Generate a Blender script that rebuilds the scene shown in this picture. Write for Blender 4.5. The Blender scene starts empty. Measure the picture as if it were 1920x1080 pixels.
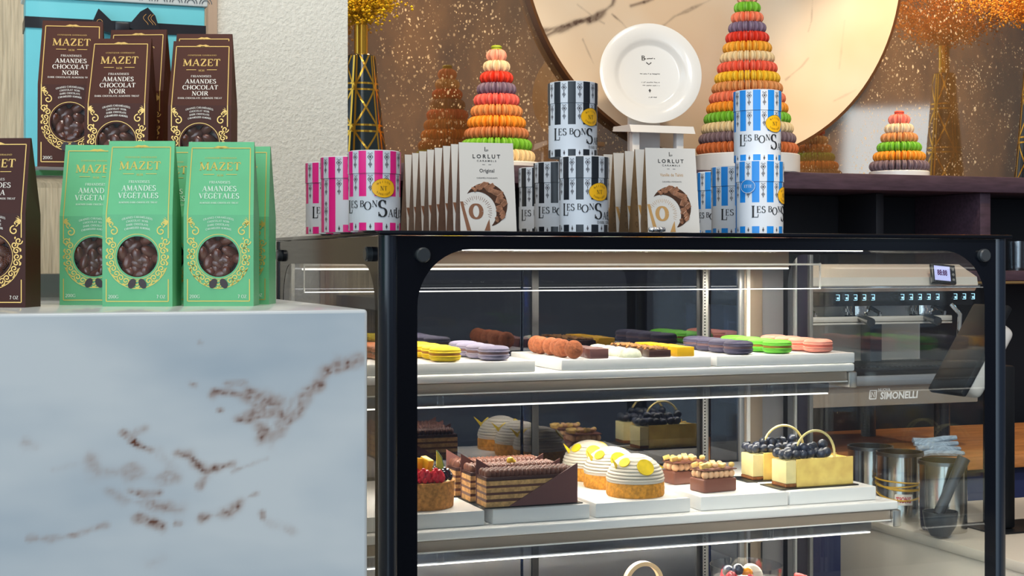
import bpy, bmesh, math, random
import numpy as np
from mathutils import Vector, Matrix, Euler, noise
from math import sin, cos, pi, radians, atan2, sqrt
random.seed(11)
S = bpy.context.scene
COL = S.collection
# ------------------------------------------------------------------ camera, world, exposure
YAW = radians(20.4); F = 2800.0; HY = 490.0; ZC = 1.35
sY, cY = sin(YAW), cos(YAW)
cd = bpy.data.cameras.new('camera'); cam = bpy.data.objects.new('camera', cd); COL.objects.link(cam)
cam.location = (0, 0, ZC); cam.rotation_euler = (pi/2, 0, -YAW)
cd.sensor_width = 36; cd.lens = 36*F/1920; cd.shift_y = -(540-HY)/1920; cd.clip_start = .05
S.camera = cam
S.view_settings.view_transform = 'Standard'; S.view_settings.look = 'None'
S.view_settings.gamma = 1; S.view_settings.use_curve_mapping = False
S.view_settings.exposure = 0.15

def make_world():
    w = bpy.data.worlds.new('daylight'); S.world = w; w.use_nodes = True
    nt = w.node_tree; N = nt.nodes; L = nt.links; N.clear()
    out = N.new('ShaderNodeOutputWorld'); bg = N.new('ShaderNodeBackground')
    tc = N.new('ShaderNodeTexCoord'); sp = N.new('ShaderNodeSeparateXYZ')
    L.new(tc.outputs['Generated'], sp.inputs[0])
    def mr(src, a, b, c=0., d=1.):
        m = N.new('ShaderNodeMapRange'); m.interpolation_type = 'SMOOTHSTEP'
        for i, v in ((1, a), (2, b), (3, c), (4, d)): m.inputs[i].default_value = v
        L.new(src, m.inputs[0]); return m.outputs[0]
    def mul(a, b):
        m = N.new('ShaderNodeMath'); m.operation = 'MULTIPLY'
        L.new(a, m.inputs[0])
        if isinstance(b, float): m.inputs[1].default_value = b
        else: L.new(b, m.inputs[1])
        return m.outputs[0]
    # dim shop interior; broad daylight from the shop front, left behind the camera
    def mixc(f, a, b):
        m = N.new('ShaderNodeMix'); m.data_type = 'RGBA'; L.new(f, m.inputs[0])
        for k, q in ((6, a), (7, b)):
            if isinstance(q, tuple): m.inputs[k].default_value = q
            else: L.new(q, m.inputs[k])
        return m.outputs[2]
    day = mul(mul(mr(sp.outputs[0], .12, -.45), mr(sp.outputs[1], .15, -.35)), mul(mr(sp.outputs[2], -.5, -.1), mr(sp.outputs[2], .85, .4)))
    base = mixc(mr(sp.outputs[2], -.4, .7), (.065, .083, .12, 1), (.25, .23, .21, 1))
    c1 = mixc(day, base, (1.20, 1.52, 1.80, 1))
    # a street window further right, seen back to front in the mirror wall
    win = mul(mul(mr(sp.outputs[0], .538, .546), mr(sp.outputs[0], .600, .588)), mul(mr(sp.outputs[1], -.5, -.6), mul(mr(sp.outputs[2], .102, .096), mr(sp.outputs[2], .02, .03))))
    c2 = mixc(win, c1, (1.35, 1.85, 2.3, 1))
    L.new(c2, bg.inputs[0])
    bg.inputs[1].default_value = 1.0
    L.new(bg.outputs[0], out.inputs[0])
make_world()

def spot(name, loc, target, energy, color, size=60, blend=.6, r=.06):
    l = bpy.data.lights.new(name, 'SPOT'); l.energy = energy; l.color = color
    l.spot_size = radians(size); l.spot_blend = blend; l.shadow_soft_size = r
    o = bpy.data.objects.new(name, l); COL.objects.link(o); o.location = loc
    o.rotation_euler = (Vector(target)-Vector(loc)).to_track_quat('-Z', 'Y').to_euler()
    return o
WARM = (1., .70, .38)
spot('ceiling_or_fill_spot', (1.75, 3.0, 3.0), (1.9, 4.4, 1.95), 50, (1., .80, .56), 62)
spot('ceiling_or_fill_spot', (1.0, 3.2, 3.0), (1.2, 4.25, 1.75), 62, WARM, 55)
spot('ceiling_or_fill_spot', (3.0, 3.3, 3.0), (3.05, 4.3, 1.7), 70, (1., .76, .48), 52)
spot('ceiling_or_fill_spot', (1.9, 1.7, 3.1), (2.45, 3.3, 1.0), 150, (1., .88, .72), 34)  # added fill, brightens the espresso machine and its lettering
spot('fill_downlight', (3.2, 3.95, 3.0), (3.22, 4.3, 1.7), 48, WARM, 70)  # added fill, lights the orange flowers for their mirror image
spot('fill_downlight', (3.5, 4.33, 2.95), (3.45, 4.44, 1.75), 26, WARM, 44)  # added fill grazing the wall, warms the right part of the mirror
spot('ceiling_or_fill_spot', (1.2, .6, 2.7), (1.95, 2.7, .85), 125, (1., .90, .78), 46)  # added fill through the front glass for the side cabinet and cake fronts
spot('fill_downlight', (1.15, 3.9, 3.0), (1.1, 4.3, 1.8), 26, WARM, 60)  # added fill above the yellow flowers
def area(name, loc, target, sx, sy, energy, color):
    l = bpy.data.lights.new(name, 'AREA'); l.shape = 'RECTANGLE'; l.size = sx; l.size_y = sy; l.energy = energy; l.color = color
    o = bpy.data.objects.new(name, l); COL.objects.link(o); o.location = loc
    o.rotation_euler = (Vector(target)-Vector(loc)).to_track_quat('-Z', 'Y').to_euler()
area('shop_window_daylight', (-2.2, -2.0, 2.2), (.4, 2.0, 1.3), 2.6, 2.2, 22, (.82, .92, 1.))
spot('ceiling_or_fill_spot', (.1, 1.5, 3.1), (.35, 2.5, 1.55), 50, (1., .93, .82), 60)
area('ceiling_panel_lamp', (.7, 1.1, 3.3), (.7, 2.0, 1.3), .9, .9, 16, (1., .93, .84))

# ------------------------------------------------------------------ picture frame -> place
def rdir(px, py):
    a = (px-960)/F; b = (HY-py)/F
    return Vector((sY+cY*a, cY-sY*a, b))
def atY(px, py, Y):
    d = rdir(px, py); p = d*(Y/d.y); p.z += ZC; return p
def atX(px, py, X):
    d = rdir(px, py); p = d*(X/d.x); p.z += ZC; return p
def atZ(px, py, z):
    d = rdir(px, py); p = d*((z-ZC)/d.z); p.z += ZC; return p
def atT(px, py, t):
    p = rdir(px, py)*t; p.z += ZC; return p
def xat(px, Y):
    d = rdir(px, HY); return d.x*Y/d.y

# ------------------------------------------------------------------ materials
def srgb(r, g, b):
    f = lambda c: (c/255/12.92) if c <= 10 else ((c/255+.055)/1.055)**2.4
    return (f(r), f(g), f(b), 1)
MATS = {}
def mat(name, col, rough=.5, metal=0., bump=0., scale=60., var=0., spec=.5, coat=0., trans=0., sss=0., emit=None, es=1., stretch=None):
    if name in MATS: return MATS[name]
    m = bpy.data.materials.new(name); MATS[name] = m; m.use_nodes = True
    N = m.node_tree.nodes; L = m.node_tree.links; p = N['Principled BSDF']
    p.inputs['Base Color'].default_value = col; p.inputs['Roughness'].default_value = rough
    p.inputs['Metallic'].default_value = metal; p.inputs['Specular IOR Level'].default_value = spec
    p.inputs['Coat Weight'].default_value = coat; p.inputs['Coat Roughness'].default_value = .05
    p.inputs['Transmission Weight'].default_value = trans
    if sss:
        p.inputs['Subsurface Weight'].default_value = sss; p.inputs['Subsurface Radius'].default_value = (.006, .004, .002); p.inputs['Subsurface Scale'].default_value = 1
    if emit:
        p.inputs['Emission Color'].default_value = emit; p.inputs['Emission Strength'].default_value = es
    if bump or var:
        tc = N.new('ShaderNodeTexCoord'); no = N.new('ShaderNodeTexNoise'); no.inputs['Scale'].default_value = scale; no.inputs['Detail'].default_value = 4
        src = tc.outputs['Object']
        if stretch:
            mp = N.new('ShaderNodeMapping'); mp.inputs['Scale'].default_value = stretch; L.new(src, mp.inputs[0]); src = mp.outputs[0]
        L.new(src, no.inputs['Vector'])
        if var:
            hs = N.new('ShaderNodeMix'); hs.data_type = 'RGBA'
            hs.inputs[6].default_value = tuple(c*(1-var) for c in col[:3])+(1,); hs.inputs[7].default_value = tuple(min(1, c*(1+var*.7)) for c in col[:3])+(1,)
            mr = N.new('ShaderNodeMapRange'); mr.inputs[1].default_value = .35; mr.inputs[2].default_value = .65
            L.new(no.outputs[0], mr.inputs[0]); L.new(mr.outputs[0], hs.inputs[0]); L.new(hs.outputs[2], p.inputs['Base Color'])
        if bump:
            b = N.new('ShaderNodeBump'); b.inputs['Strength'].default_value = bump; b.inputs['Distance'].default_value = .004
            L.new(no.outputs[0], b.inputs['Height']); L.new(b.outputs[0], p.inputs['Normal'])
    return m
def glass(name, tint=(.97, .985, .98, 1), ior=1.45, rough=0., boost=0.):
    # thin sheet: what lies behind shows through, mirror share by viewing angle (Schlick)
    if name in MATS: return MATS[name]
    m = bpy.data.materials.new(name); MATS[name] = m; m.use_nodes = True
    N = m.node_tree.nodes; L = m.node_tree.links; N.clear()
    o = N.new('ShaderNodeOutputMaterial'); mx = N.new('ShaderNodeMixShader'); t = N.new('ShaderNodeBsdfTransparent'); g = N.new('ShaderNodeBsdfGlossy'); f = N.new('ShaderNodeLayerWeight')
    t.inputs[0].default_value = tint; g.inputs['Roughness'].default_value = rough; f.inputs[0].default_value = .5
    f0 = ((ior-1)/(ior+1))**2+boost
    pw = N.new('ShaderNodeMath'); pw.operation = 'POWER'; pw.inputs[1].default_value = 5.; ma = N.new('ShaderNodeMath'); ma.operation = 'MULTIPLY_ADD'; ma.use_clamp = True; ma.inputs[1].default_value = 1-f0; ma.inputs[2].default_value = f0
    L.new(f.outputs['Facing'], pw.inputs[0]); L.new(pw.outputs[0], ma.inputs[0]); L.new(ma.outputs[0], mx.inputs[0]); L.new(t.outputs[0], mx.inputs[1]); L.new(g.outputs[0], mx.inputs[2]); L.new(mx.outputs[0], o.inputs[0])
    return m
def emitter(name, col, s):
    if name in MATS: return MATS[name]
    m = bpy.data.materials.new(name); MATS[name] = m; m.use_nodes = True
    N = m.node_tree.nodes; N.clear(); o = N.new('ShaderNodeOutputMaterial'); e = N.new('ShaderNodeEmission')
    e.inputs[0].default_value = col; e.inputs[1].default_value = s; m.node_tree.links.new(e.outputs[0], o.inputs[0]); return m
def attr_mat(name, rough, coat=0., bump=0.):
    m = bpy.data.materials.new(name); m.use_nodes = True; N = m.node_tree.nodes; L = m.node_tree.links; p = N['Principled BSDF']
    a = N.new('ShaderNodeAttribute'); a.attribute_name = 'stone'; L.new(a.outputs['Color'], p.inputs['Base Color'])
    p.inputs['Roughness'].default_value = rough; p.inputs['Coat Weight'].default_value = coat; return m

# ------------------------------------------------------------------ mesh builder
class MB:
    def __init__(s): s.v = []; s.f = []; s.m = []
    def add(s, vs, fs, mi=0, M=None):
        k = len(s.v)
        s.v += [tuple(M @ Vector(p)) for p in vs] if M else [tuple(p) for p in vs]
        s.f += [tuple(i+k for i in f) for f in fs]; s.m += [mi]*len(fs); return s
    def box(s, x0, x1, y0, y1, z0, z1, mi=0, M=None):
        vs = [(x, y, z) for x in (x0, x1) for y in (y0, y1) for z in (z0, z1)]
        return s.add(vs, [(0, 1, 3, 2), (4, 6, 7, 5), (0, 4, 5, 1), (2, 3, 7, 6), (0, 2, 6, 4), (1, 5, 7, 3)], mi, M)
    def rbox(s, x0, x1, y0, y1, z0, z1, r=.002, seg=2, mi=0, M=None):
        bm = bmesh.new(); bmesh.ops.create_cube(bm, size=1)
        for v in bm.verts: v.co = ((x0+x1)/2+v.co.x*(x1-x0), (y0+y1)/2+v.co.y*(y1-y0), (z0+z1)/2+v.co.z*(z1-z0))
        bmesh.ops.bevel(bm, geom=bm.edges[:], offset=r, segments=seg, affect='EDGES', profile=.5)
        s.bm(bm, mi, M); bm.free(); return s
    def bm(s, bm, mi=0, M=None):
        bm.verts.index_update()
        return s.add([v.co.copy() for v in bm.verts], [tuple(v.index for v in f.verts) for f in bm.faces], mi, M)
    def lathe(s, prof, n=32, mi=0, M=None, jig=None, a0=0., a1=2*pi):
        vs = []; fs = []; k = len(prof); full = abs(a1-a0-2*pi) < 1e-6; nn = n if full else n+1
        for i in range(nn):
            a = a0+(a1-a0)*i/n
            for j, (r, z) in enumerate(prof):
                q = jig(a, j, r) if jig else r
                vs.append((q*cos(a), q*sin(a), z))
        for i in range(n):
            i2 = (i+1) % nn
            for j in range(k-1):
                a_, b_, c_, d_ = i*k+j, i2*k+j, i2*k+j+1, i*k+j+1
                if prof[j][0] < 1e-9: fs.append((a_, c_, d_))
                elif prof[j+1][0] < 1e-9: fs.append((a_, b_, d_))
                else: fs.append((a_, b_, c_, d_))
        return s.add(vs, fs, mi, M)
    def cyl(s, r, z0, z1, n=24, mi=0, M=None): return s.lathe([(0, z0), (r, z0), (r, z1), (0, z1)], n, mi, M)
    def tube(s, pts, r, n=8, mi=0, M=None, closed=False):
        P = [Vector(p) for p in pts]; k = len(P); R = r if isinstance(r, (list, tuple)) else [r]*k
        vs = []; fs = []; u = None
        for i in range(k):
            t = (P[(i+1) % k]-P[i-1]) if closed else (P[min(i+1, k-1)]-P[max(i-1, 0)])
            t.normalize()
            if u is None: u = t.orthogonal().normalized()
            u = (u-t*u.dot(t)); u = u.normalized() if u.length > 1e-6 else t.orthogonal().normalized()
            w = t.cross(u)
            for j in range(n):
                a = 2*pi*j/n; vs.append(P[i]+(u*cos(a)+w*sin(a))*R[i])
        for i in range(k if closed else k-1):
            for j in range(n):
                a_, b_ = i*n+j, i*n+(j+1) % n; c_ = ((i+1) % k)*n
                fs.append((a_, b_, c_+(j+1) % n, c_+j))
        if not closed: fs += [tuple(range(n))[::-1], tuple((k-1)*n+j for j in range(n))]
        return s.add(vs, fs, mi, M)
    def ell(s, c, r, R=None, nu=12, nv=8, mi=0):
        prof = [(sin(pi*j/nv), -cos(pi*j/nv)) for j in range(nv+1)]; prof[0] = (0, -1); prof[-1] = (0, 1)
        if isinstance(r, (int, float)): r = (r, r, r)
        M = Matrix.Translation(c) @ (R.to_4x4() if R else Matrix.Identity(4)) @ Matrix.Diagonal((r[0], r[1], r[2], 1))
        return s.lathe(prof, nu, mi, M)
    def prism(s, poly, d0, d1, mi=0, M=None, mp=None):
        # poly in (a,b); extruded from d0 to d1; mp(a,b,d) -> point (default: a=x, d=y, b=z)
        mp = mp or (lambda a, b, d: (a, d, b)); n = len(poly)
        vs = [mp(a, b, d0) for a, b in poly]+[mp(a, b, d1) for a, b in poly]
        fs = [tuple(range(n)), tuple(range(2*n-1, n-1, -1))]+[(i, i+n, (i+1) % n+n, (i+1) % n) for i in range(n)]
        return s.add(vs, fs, mi, M)
    def strip(s, pts, w, mp, mi=0):
        # flat ribbon along 2-D points, mapped by mp(u,v)
        n = len(pts); vs = []
        for i in range(n):
            a = pts[max(i-1, 0)]; b = pts[min(i+1, n-1)]; dx, dy = b[0]-a[0], b[1]-a[1]; l = sqrt(dx*dx+dy*dy) or 1
            ww = (w[i] if isinstance(w, list) else w)/2; nx, ny = -dy/l*ww, dx/l*ww
            vs += [mp(pts[i][0]+nx, pts[i][1]+ny), mp(pts[i][0]-nx, pts[i][1]-ny)]
        return s.add(vs, [(2*i, 2*i+1, 2*i+3, 2*i+2) for i in range(n-1)], mi)
    def fan(s, pts, mp, mi=0):
        return s.add([mp(*p) for p in pts], [tuple(range(len(pts)))], mi)
    def build(s, name, mats, parent=None, smooth=True, ang=35, loc=None):
        me = bpy.data.meshes.new(name); me.from_pydata(s.v, [], s.f)
        mats = mats if isinstance(mats, (list, tuple)) else [mats]
        for m in mats: me.materials.append(m)
        if len(mats) > 1: me.polygons.foreach_set('material_index', s.m)
        bm = bmesh.new(); bm.from_mesh(me); bmesh.ops.recalc_face_normals(bm, faces=bm.faces); bm.to_mesh(me); bm.free()
        if smooth:
            me.shade_smooth(); me.set_sharp_from_angle(angle=radians(ang))
        me.update()
        o = bpy.data.objects.new(name, me); COL.objects.link(o)
        if parent: o.parent = parent
        if loc is not None: o.location = loc
        return o
def T(x, y, z): return Matrix.Translation((x, y, z))
def RZ(a): return Matrix.Rotation(a, 4, 'Z')
def RX(a): return Matrix.Rotation(a, 4, 'X')
def RY(a): return Matrix.Rotation(a, 4, 'Y')
def thing(name, label, cat, loc=(0, 0, 0), rz=0., group=None):
    o = bpy.data.objects.new(name, None); COL.objects.link(o); o.location = loc; o.rotation_euler = (0, 0, rz)
    o.empty_display_size = .02
    return tag(o, label, cat, group)
def tag(o, label, cat, group=None, kind=None):
    o['label'] = label; o['category'] = cat
    if group: o['group'] = group
    if kind: o['kind'] = kind
    return o
def struct(o, label=None):
    o['kind'] = 'structure'
    return o
def copy_tree(o, parent=None):
    c = o.copy(); COL.objects.link(c)
    if parent: c.parent = parent
    for ch in list(o.children): copy_tree(ch, c)
    return c
def dup(o, label, loc, rz=0., group=None):
    c = copy_tree(o); c.location = loc; c.rotation_euler = (0, 0, rz); c['label'] = label
    if group: c['group'] = group
    return c

# ------------------------------------------------------------------ serif lettering
def arc(cx, cy, rx, ry, a0, a1, n=10): return [(cx+rx*cos(radians(a0+(a1-a0)*i/n)), cy+ry*sin(radians(a0+(a1-a0)*i/n))) for i in range(n+1)]
def V_(x): return (1, [(x, 0), (x, 1)])
def ser(x, y, w=.13): return (0, [(x-w, y), (x+w, y)])
B_, U_ = .025, .975
GL = {
 'A': (.86, [(0, [(.09, 0), (.42, 1)]), (1, [(.42, 1), (.74, 0)]), (0, [(.2, .34), (.62, .34)]), ser(.09, B_), ser(.74, B_)]),
 'B': (.7, [V_(.16), (2, [(.16, U_)]+arc(.36, .76, .22, .22, 90, -90)+[(.16, .54)]), (2, [(.16, .54)]+arc(.36, .28, .27, .26, 90, -90)+[(.16, B_)]), ser(.16, B_, .1), ser(.16, U_, .1)]),
 'C': (.78, [(2, arc(.43, .5, .36, .48, 45, 315, 16)), (0, [(.7, .68), (.7, .97)])]),
 'D': (.84, [V_(.16), (2, [(.16, U_)]+arc(.34, .5, .42, .475, 90, -90, 12)+[(.16, B_)]), ser(.16, B_, .1), ser(.16, U_, .1)]),
 'E': (.68, [V_(.16), (0, [(.05, U_), (.6, U_)]), (0, [(.16, .52), (.46, .52)]), (0, [(.05, B_), (.62, B_)]), (0, [(.6, .97), (.58, .76)]), (0, [(.46, .62), (.46, .42)]), (0, [(.6, .02), (.63, .25)])]),
 'F': (.64, [V_(.16), (0, [(.05, U_), (.58, U_)]), (0, [(.16, .5), (.44, .5)]), (0, [(.58, .97), (.56, .75)]), (0, [(.44, .6), (.44, .4)]), ser(.16, B_)]),
 'G': (.86, [(2, arc(.43, .5, .36, .48, 45, 300, 16)), (1, [(.7, .06), (.7, .42)]), ser(.7, .42, .12), (0, [(.7, .7), (.7, .97)])]),
 'H': (.9, [V_(.16), V_(.72), (0, [(.16, .5), (.72, .5)]), ser(.16, B_), ser(.16, U_), ser(.72, B_), ser(.72, U_)]),
 'I': (.36, [V_(.17), ser(.17, B_), ser(.17, U_)]),
 'K': (.86, [V_(.16), (0, [(.16, .4), (.66, 1)]), (1, [(.32, .58), (.74, 0)]), ser(.16, B_), ser(.16, U_), ser(.66, U_), ser(.74, B_)]),
 'L': (.64, [V_(.16), ser(.16, U_), (0, [(.05, B_), (.58, B_)]), (0, [(.57, .02), (.6, .28)])]),
 'M': (1.04, [(0, [(.14, 0), (.16, 1)]), (1, [(.16, 1), (.5, .08)]), (0, [(.5, .05), (.84, 1)]), (1, [(.86, 1), (.88, 0)]), ser(.14, B_, .12), ser(.14, U_, .1), ser(.88, U_, .1), ser(.88, B_, .13)]),
 'N': (.9, [(0, [(.15, 0), (.15, 1)]), (1, [(.15, 1), (.73, 0)]), (0, [(.73, 0), (.73, 1)]), ser(.15, B_), ser(.13, U_, .1), ser(.73, U_)]),
 'O': (.88, [(2, arc(.43, .5, .37, .48, 0, 360, 22))]),
 'P': (.68, [V_(.16), (2, [(.16, U_)]+arc(.36, .73, .24, .245, 90, -90)+[(.16, .485)]), ser(.16, B_), ser(.16, U_, .1)]),
 'Q': (.88, [(2, arc(.43, .5, .37, .48, 0, 360, 22)), (1, [(.45, .2), (.8, -.15)])]),
 'R': (.8, [V_(.16), (2, [(.16, U_)]+arc(.36, .75, .23, .225, 90, -90)+[(.16, .525)]), (1, [(.38, .52), (.7, 0)]), ser(.16, B_), ser(.16, U_, .1), ser(.71, B_, .08)]),
 'S': (.64, [(2, arc(.31, .75, .2, .23, 25, 270, 12)+arc(.31, .26, .23, .26, 90, -155, 12)), (0, [(.5, .75), (.5, .97)]), (0, [(.08, .03), (.08, .28)])]),
 'T': (.78, [V_(.38), (0, [(.05, U_), (.71, U_)]), (0, [(.06, .97), (.05, .75)]), (0, [(.7, .97), (.71, .75)]), ser(.38, B_)]),
 'U': (.86, [(2, [(.16, 1)]+[(.16, .35)]+arc(.42, .3, .26, .28, 180, 360)+[(.68, 1)]), ser(.16, U_), ser(.68, U_)]),
 'V': (.84, [(1, [(.1, 1), (.42, 0)]), (0, [(.42, 0), (.74, 1)]), ser(.1, U_), ser(.74, U_)]),
 'Z': (.74, [(0, [(.08, U_), (.64, U_)]), (1, [(.62, .97), (.1, .03)]), (0, [(.08, B_), (.66, B_)]), (0, [(.08, .97), (.08, .76)]), (0, [(.66, .02), (.66, .25)])]),
 '0': (.66, [(2, arc(.32, .5, .25, .48, 0, 360, 18))]),
 '1': (.42, [V_(.22), ser(.22, B_), (0, [(.06, .82), (.22, 1)])]),
 '2': (.62, [(2, arc(.3, .72, .22, .26, 165, -20, 9)+[(.08, .04)]), (1, [(.06, .05), (.56, .05)])]),
 '3': (.6, [(2, arc(.28, .74, .2, .24, 160, -80, 9)), (2, arc(.28, .27, .24, .27, 85, -160, 10))]),
 '6': (.64, [(2, arc(.32, .3, .24, .28, 0, 360, 14)), (1, [(.09, .36), (.42, 1)])]),
 '7': (.58, [(1, [(.06, .95), (.54, .95)]), (1, [(.52, .95), (.22, 0)])]),
 ' ': (.4, []), '.': (.3, [(1, [(.1, .06), (.2, .06)])]), "'": (.25, [(0, [(.12, .75), (.14, 1)])]),
}
GL['É'] = (.68, GL['E'][1]+[(0, [(.26, 1.1), (.42, 1.25)])]); GL['È'] = GL['É']
def serif(mb, txt, size, x, y, mp, mi=0, thick=.17, thin=.06, sp=.06, align='c', width=None):
    tot = sum(GL[c][0]+sp for c in txt)*size
    k = 1.
    if width: k = width/tot; tot = width
    cx = x-tot/2 if align == 'c' else x
    for ch in txt:
        w, st = GL[ch]
        for wt, pts in st:
            P = [(cx+a*size*k, y+b*size) for a, b in pts]
            if wt == 2:
                W = []
                for i in range(len(P)):
                    a = P[max(i-1, 0)]; b = P[min(i+1, len(P)-1)]; dy = abs(b[1]-a[1]); l = sqrt((b[0]-a[0])**2+dy*dy) or 1
                    W.append(size*(thin+(thick-thin)*(dy/l)**1.5))
            else: W = size*(thick if wt else thin)
            mb.strip(P, W, mp, mi)
        cx += (w+sp)*size*k
_sc = {}
def sans(mb, txt, size, x, y, mp, mi=0, width=None, space=1., bold=0.):
    key = (txt, space, bold)
    if key not in _sc:
        cu = bpy.data.curves.new('t', 'FONT'); cu.body = txt; cu.size = 1; cu.space_character = space; cu.resolution_u = 2; cu.offset = bold
        ob = bpy.data.objects.new('t', cu); COL.objects.link(ob); dg = bpy.context.evaluated_depsgraph_get()
        me = bpy.data.meshes.new_from_object(ob.evaluated_get(dg)); _sc[key] = ([tuple(v.co) for v in me.vertices], [tuple(p.vertices) for p in me.polygons])
        bpy.data.objects.remove(ob); bpy.data.curves.remove(cu); bpy.data.meshes.remove(me)
    vs, fs = _sc[key]; xs = [v[0] for v in vs]; a, b = min(xs), max(xs); k = width/(b-a) if width else size
    mb.add([mp(x+(v[0]-(a+b)/2)*k, y+v[1]*size*1.38) for v in vs], fs, mi)

# common materials
def black_gloss(): return mat('black_enamel', (.003, .004, .007, 1), .12, spec=.22)
STEEL = mat('brushed_steel', (.62, .60, .57, 1), .28, 1, bump=.05, scale=40, stretch=(1, 1, 30))
DSTEEL = mat('dark_steel', (.22, .23, .24, 1), .3, 1)
CHROME = mat('chrome', (.8, .8, .8, 1), .08, 1)
GOLD = mat('gold_print', (.80, .50, .15, 1), .35, .55)
WHITEINK = mat('cream_ink', (.88, .80, .70, 1), .6)
BLACKINK = mat('black_ink', (.012, .012, .014, 1), .6)
ACRYL = mat('white_acrylic', (.86, .85, .83, 1), .25, spec=.5)
CHOC = mat('dark_chocolate', srgb(72, 44, 38), .32, bump=.04, scale=80)
MILK = mat('milk_chocolate', srgb(122, 76, 62), .4, bump=.05, scale=90)
PLUMC = mat('satin_chocolate', srgb(118, 80, 76), .3)
CRUST = mat('baked_crust', srgb(204, 142, 72), .75, bump=.6, scale=160, var=.35)
TARTC = mat('golden_crust', srgb(214, 146, 44), .7, bump=.6, scale=180, var=.3)
BOARD = mat('black_cake_board', (.01, .01, .011, 1), .3)

# ================================================================== SETTING
SPECK = None
def mirror_wall_mat():
    m = bpy.data.materials.new('antique_speckled_mirror'); m.use_nodes = True; N = m.node_tree.nodes; L = m.node_tree.links; N.clear()
    o = N.new('ShaderNodeOutputMaterial'); tc = N.new('ShaderNodeTexCoord')
    mp = N.new('ShaderNodeMapping'); mp.inputs['Scale'].default_value = (1, 1, .4); L.new(tc.outputs['Object'], mp.inputs[0])
    n1 = N.new('ShaderNodeTexNoise'); n1.inputs['Scale'].default_value = 3.2; n1.inputs['Detail'].default_value = 8; n1.inputs['Roughness'].default_value = .7; L.new(mp.outputs[0], n1.inputs['Vector'])
    cr = N.new('ShaderNodeValToRGB'); e = cr.color_ramp.elements; e[0].position = .3; e[0].color = srgb(66, 48, 30); e[1].position = .75; e[1].color = srgb(150, 112, 70)
    L.new(n1.outputs[0], cr.inputs[0])
    def flakes(scale, lo, hi, sx):
        m2 = N.new('ShaderNodeMapping'); m2.inputs['Scale'].default_value = (1., 1, sx); m2.inputs['Rotation'].default_value = (0, .3, 0); L.new(tc.outputs['Object'], m2.inputs[0])
        nd = N.new('ShaderNodeTexNoise'); nd.inputs['Scale'].default_value = 30; L.new(m2.outputs[0], nd.inputs['Vector'])
        av = N.new('ShaderNodeMix'); av.data_type = 'RGBA'; av.blend_type = 'ADD'; av.inputs[0].default_value = .02; L.new(m2.outputs[0], av.inputs[6]); L.new(nd.outputs['Color'], av.inputs[7])
        v = N.new('ShaderNodeTexVoronoi'); v.inputs['Scale'].default_value = scale; v.inputs['Randomness'].default_value = 1; L.new(av.outputs[2], v.inputs['Vector'])
        r = N.new('ShaderNodeMapRange'); r.inputs[1].default_value = hi; r.inputs[2].default_value = lo; L.new(v.outputs['Distance'], r.inputs[0])
        return r.outputs[0]
    fl = N.new('ShaderNodeMath'); fl.operation = 'MAXIMUM'; L.new(flakes(54, .13, .25, .78), fl.inputs[0]); L.new(flakes(105, .14, .26, .75), fl.inputs[1])
    n2 = N.new('ShaderNodeTexNoise'); n2.inputs['Scale'].default_value = 12; L.new(tc.outputs['Object'], n2.inputs['Vector'])
    mk = N.new('ShaderNodeMapRange'); mk.inputs[1].default_value = .36; mk.inputs[2].default_value = .62; L.new(n2.outputs[0], mk.inputs[0])
    f2 = N.new('ShaderNodeMath'); f2.operation = 'MULTIPLY'; L.new(fl.outputs[0], f2.inputs[0]); L.new(mk.outputs[0], f2.inputs[1])
    cm = N.new('ShaderNodeMix'); cm.data_type = 'RGBA'; L.new(f2.outputs[0], cm.inputs[0]); L.new(cr.outputs[0], cm.inputs[6]); cm.inputs[7].default_value = srgb(222, 200, 166)
    d = N.new('ShaderNodeBsdfDiffuse'); L.new(cm.outputs[2], d.inputs[0])
    g = N.new('ShaderNodeBsdfGlossy'); g.inputs['Roughness'].default_value = .035; g.inputs['Color'].default_value = (.80, .66, .54, 1)
    fac = N.new('ShaderNodeMapRange'); fac.inputs[3].default_value = .40; fac.inputs[4].default_value = .05; L.new(f2.outputs[0], fac.inputs[0])
    mx = N.new('ShaderNodeMixShader'); L.new(fac.outputs[0], mx.inputs[0]); L.new(d.outputs[0], mx.inputs[1]); L.new(g.outputs[0], mx.inputs[2]); L.new(mx.outputs[0], o.inputs[0])
    return m
YM = 4.46
struct(MB().box(-.5, 6., YM, YM+.06, 0, 3.2).build('wall_back', mirror_wall_mat()))
struct(MB().box(-3., 6., -1., 6., -.05, 0).build('floor', mat('dark_tile_floor', (.06, .055, .06, 1), .4, bump=.1, scale=8, var=.2)))
# stucco pier behind the case and the grooved panel beside it
YP = 2.72
xa, xb, xc = xat(389, YP), xat(406, YP), xat(652, YP)
struct(MB().box(xb, xc, YP, YP+.14, 0, 3.2).build('wall_pier', mat('white_stucco', srgb(226, 220, 206), .85, bump=.55, scale=170, var=.05)))
struct(MB().box(-2.6, xa, YP+.02, YP+.14, 0, 3.2).build('wall_left', mat('grooved_oak_panel', srgb(196, 178, 148), .7, bump=.5, scale=26, var=.22, stretch=(9, 9, .5))))
struct(MB().box(xa, xb, YP-.008, YP+.14, 0, 3.2).build('trim_1', mat('beige_trim', srgb(186, 156, 130), .6)))

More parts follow.
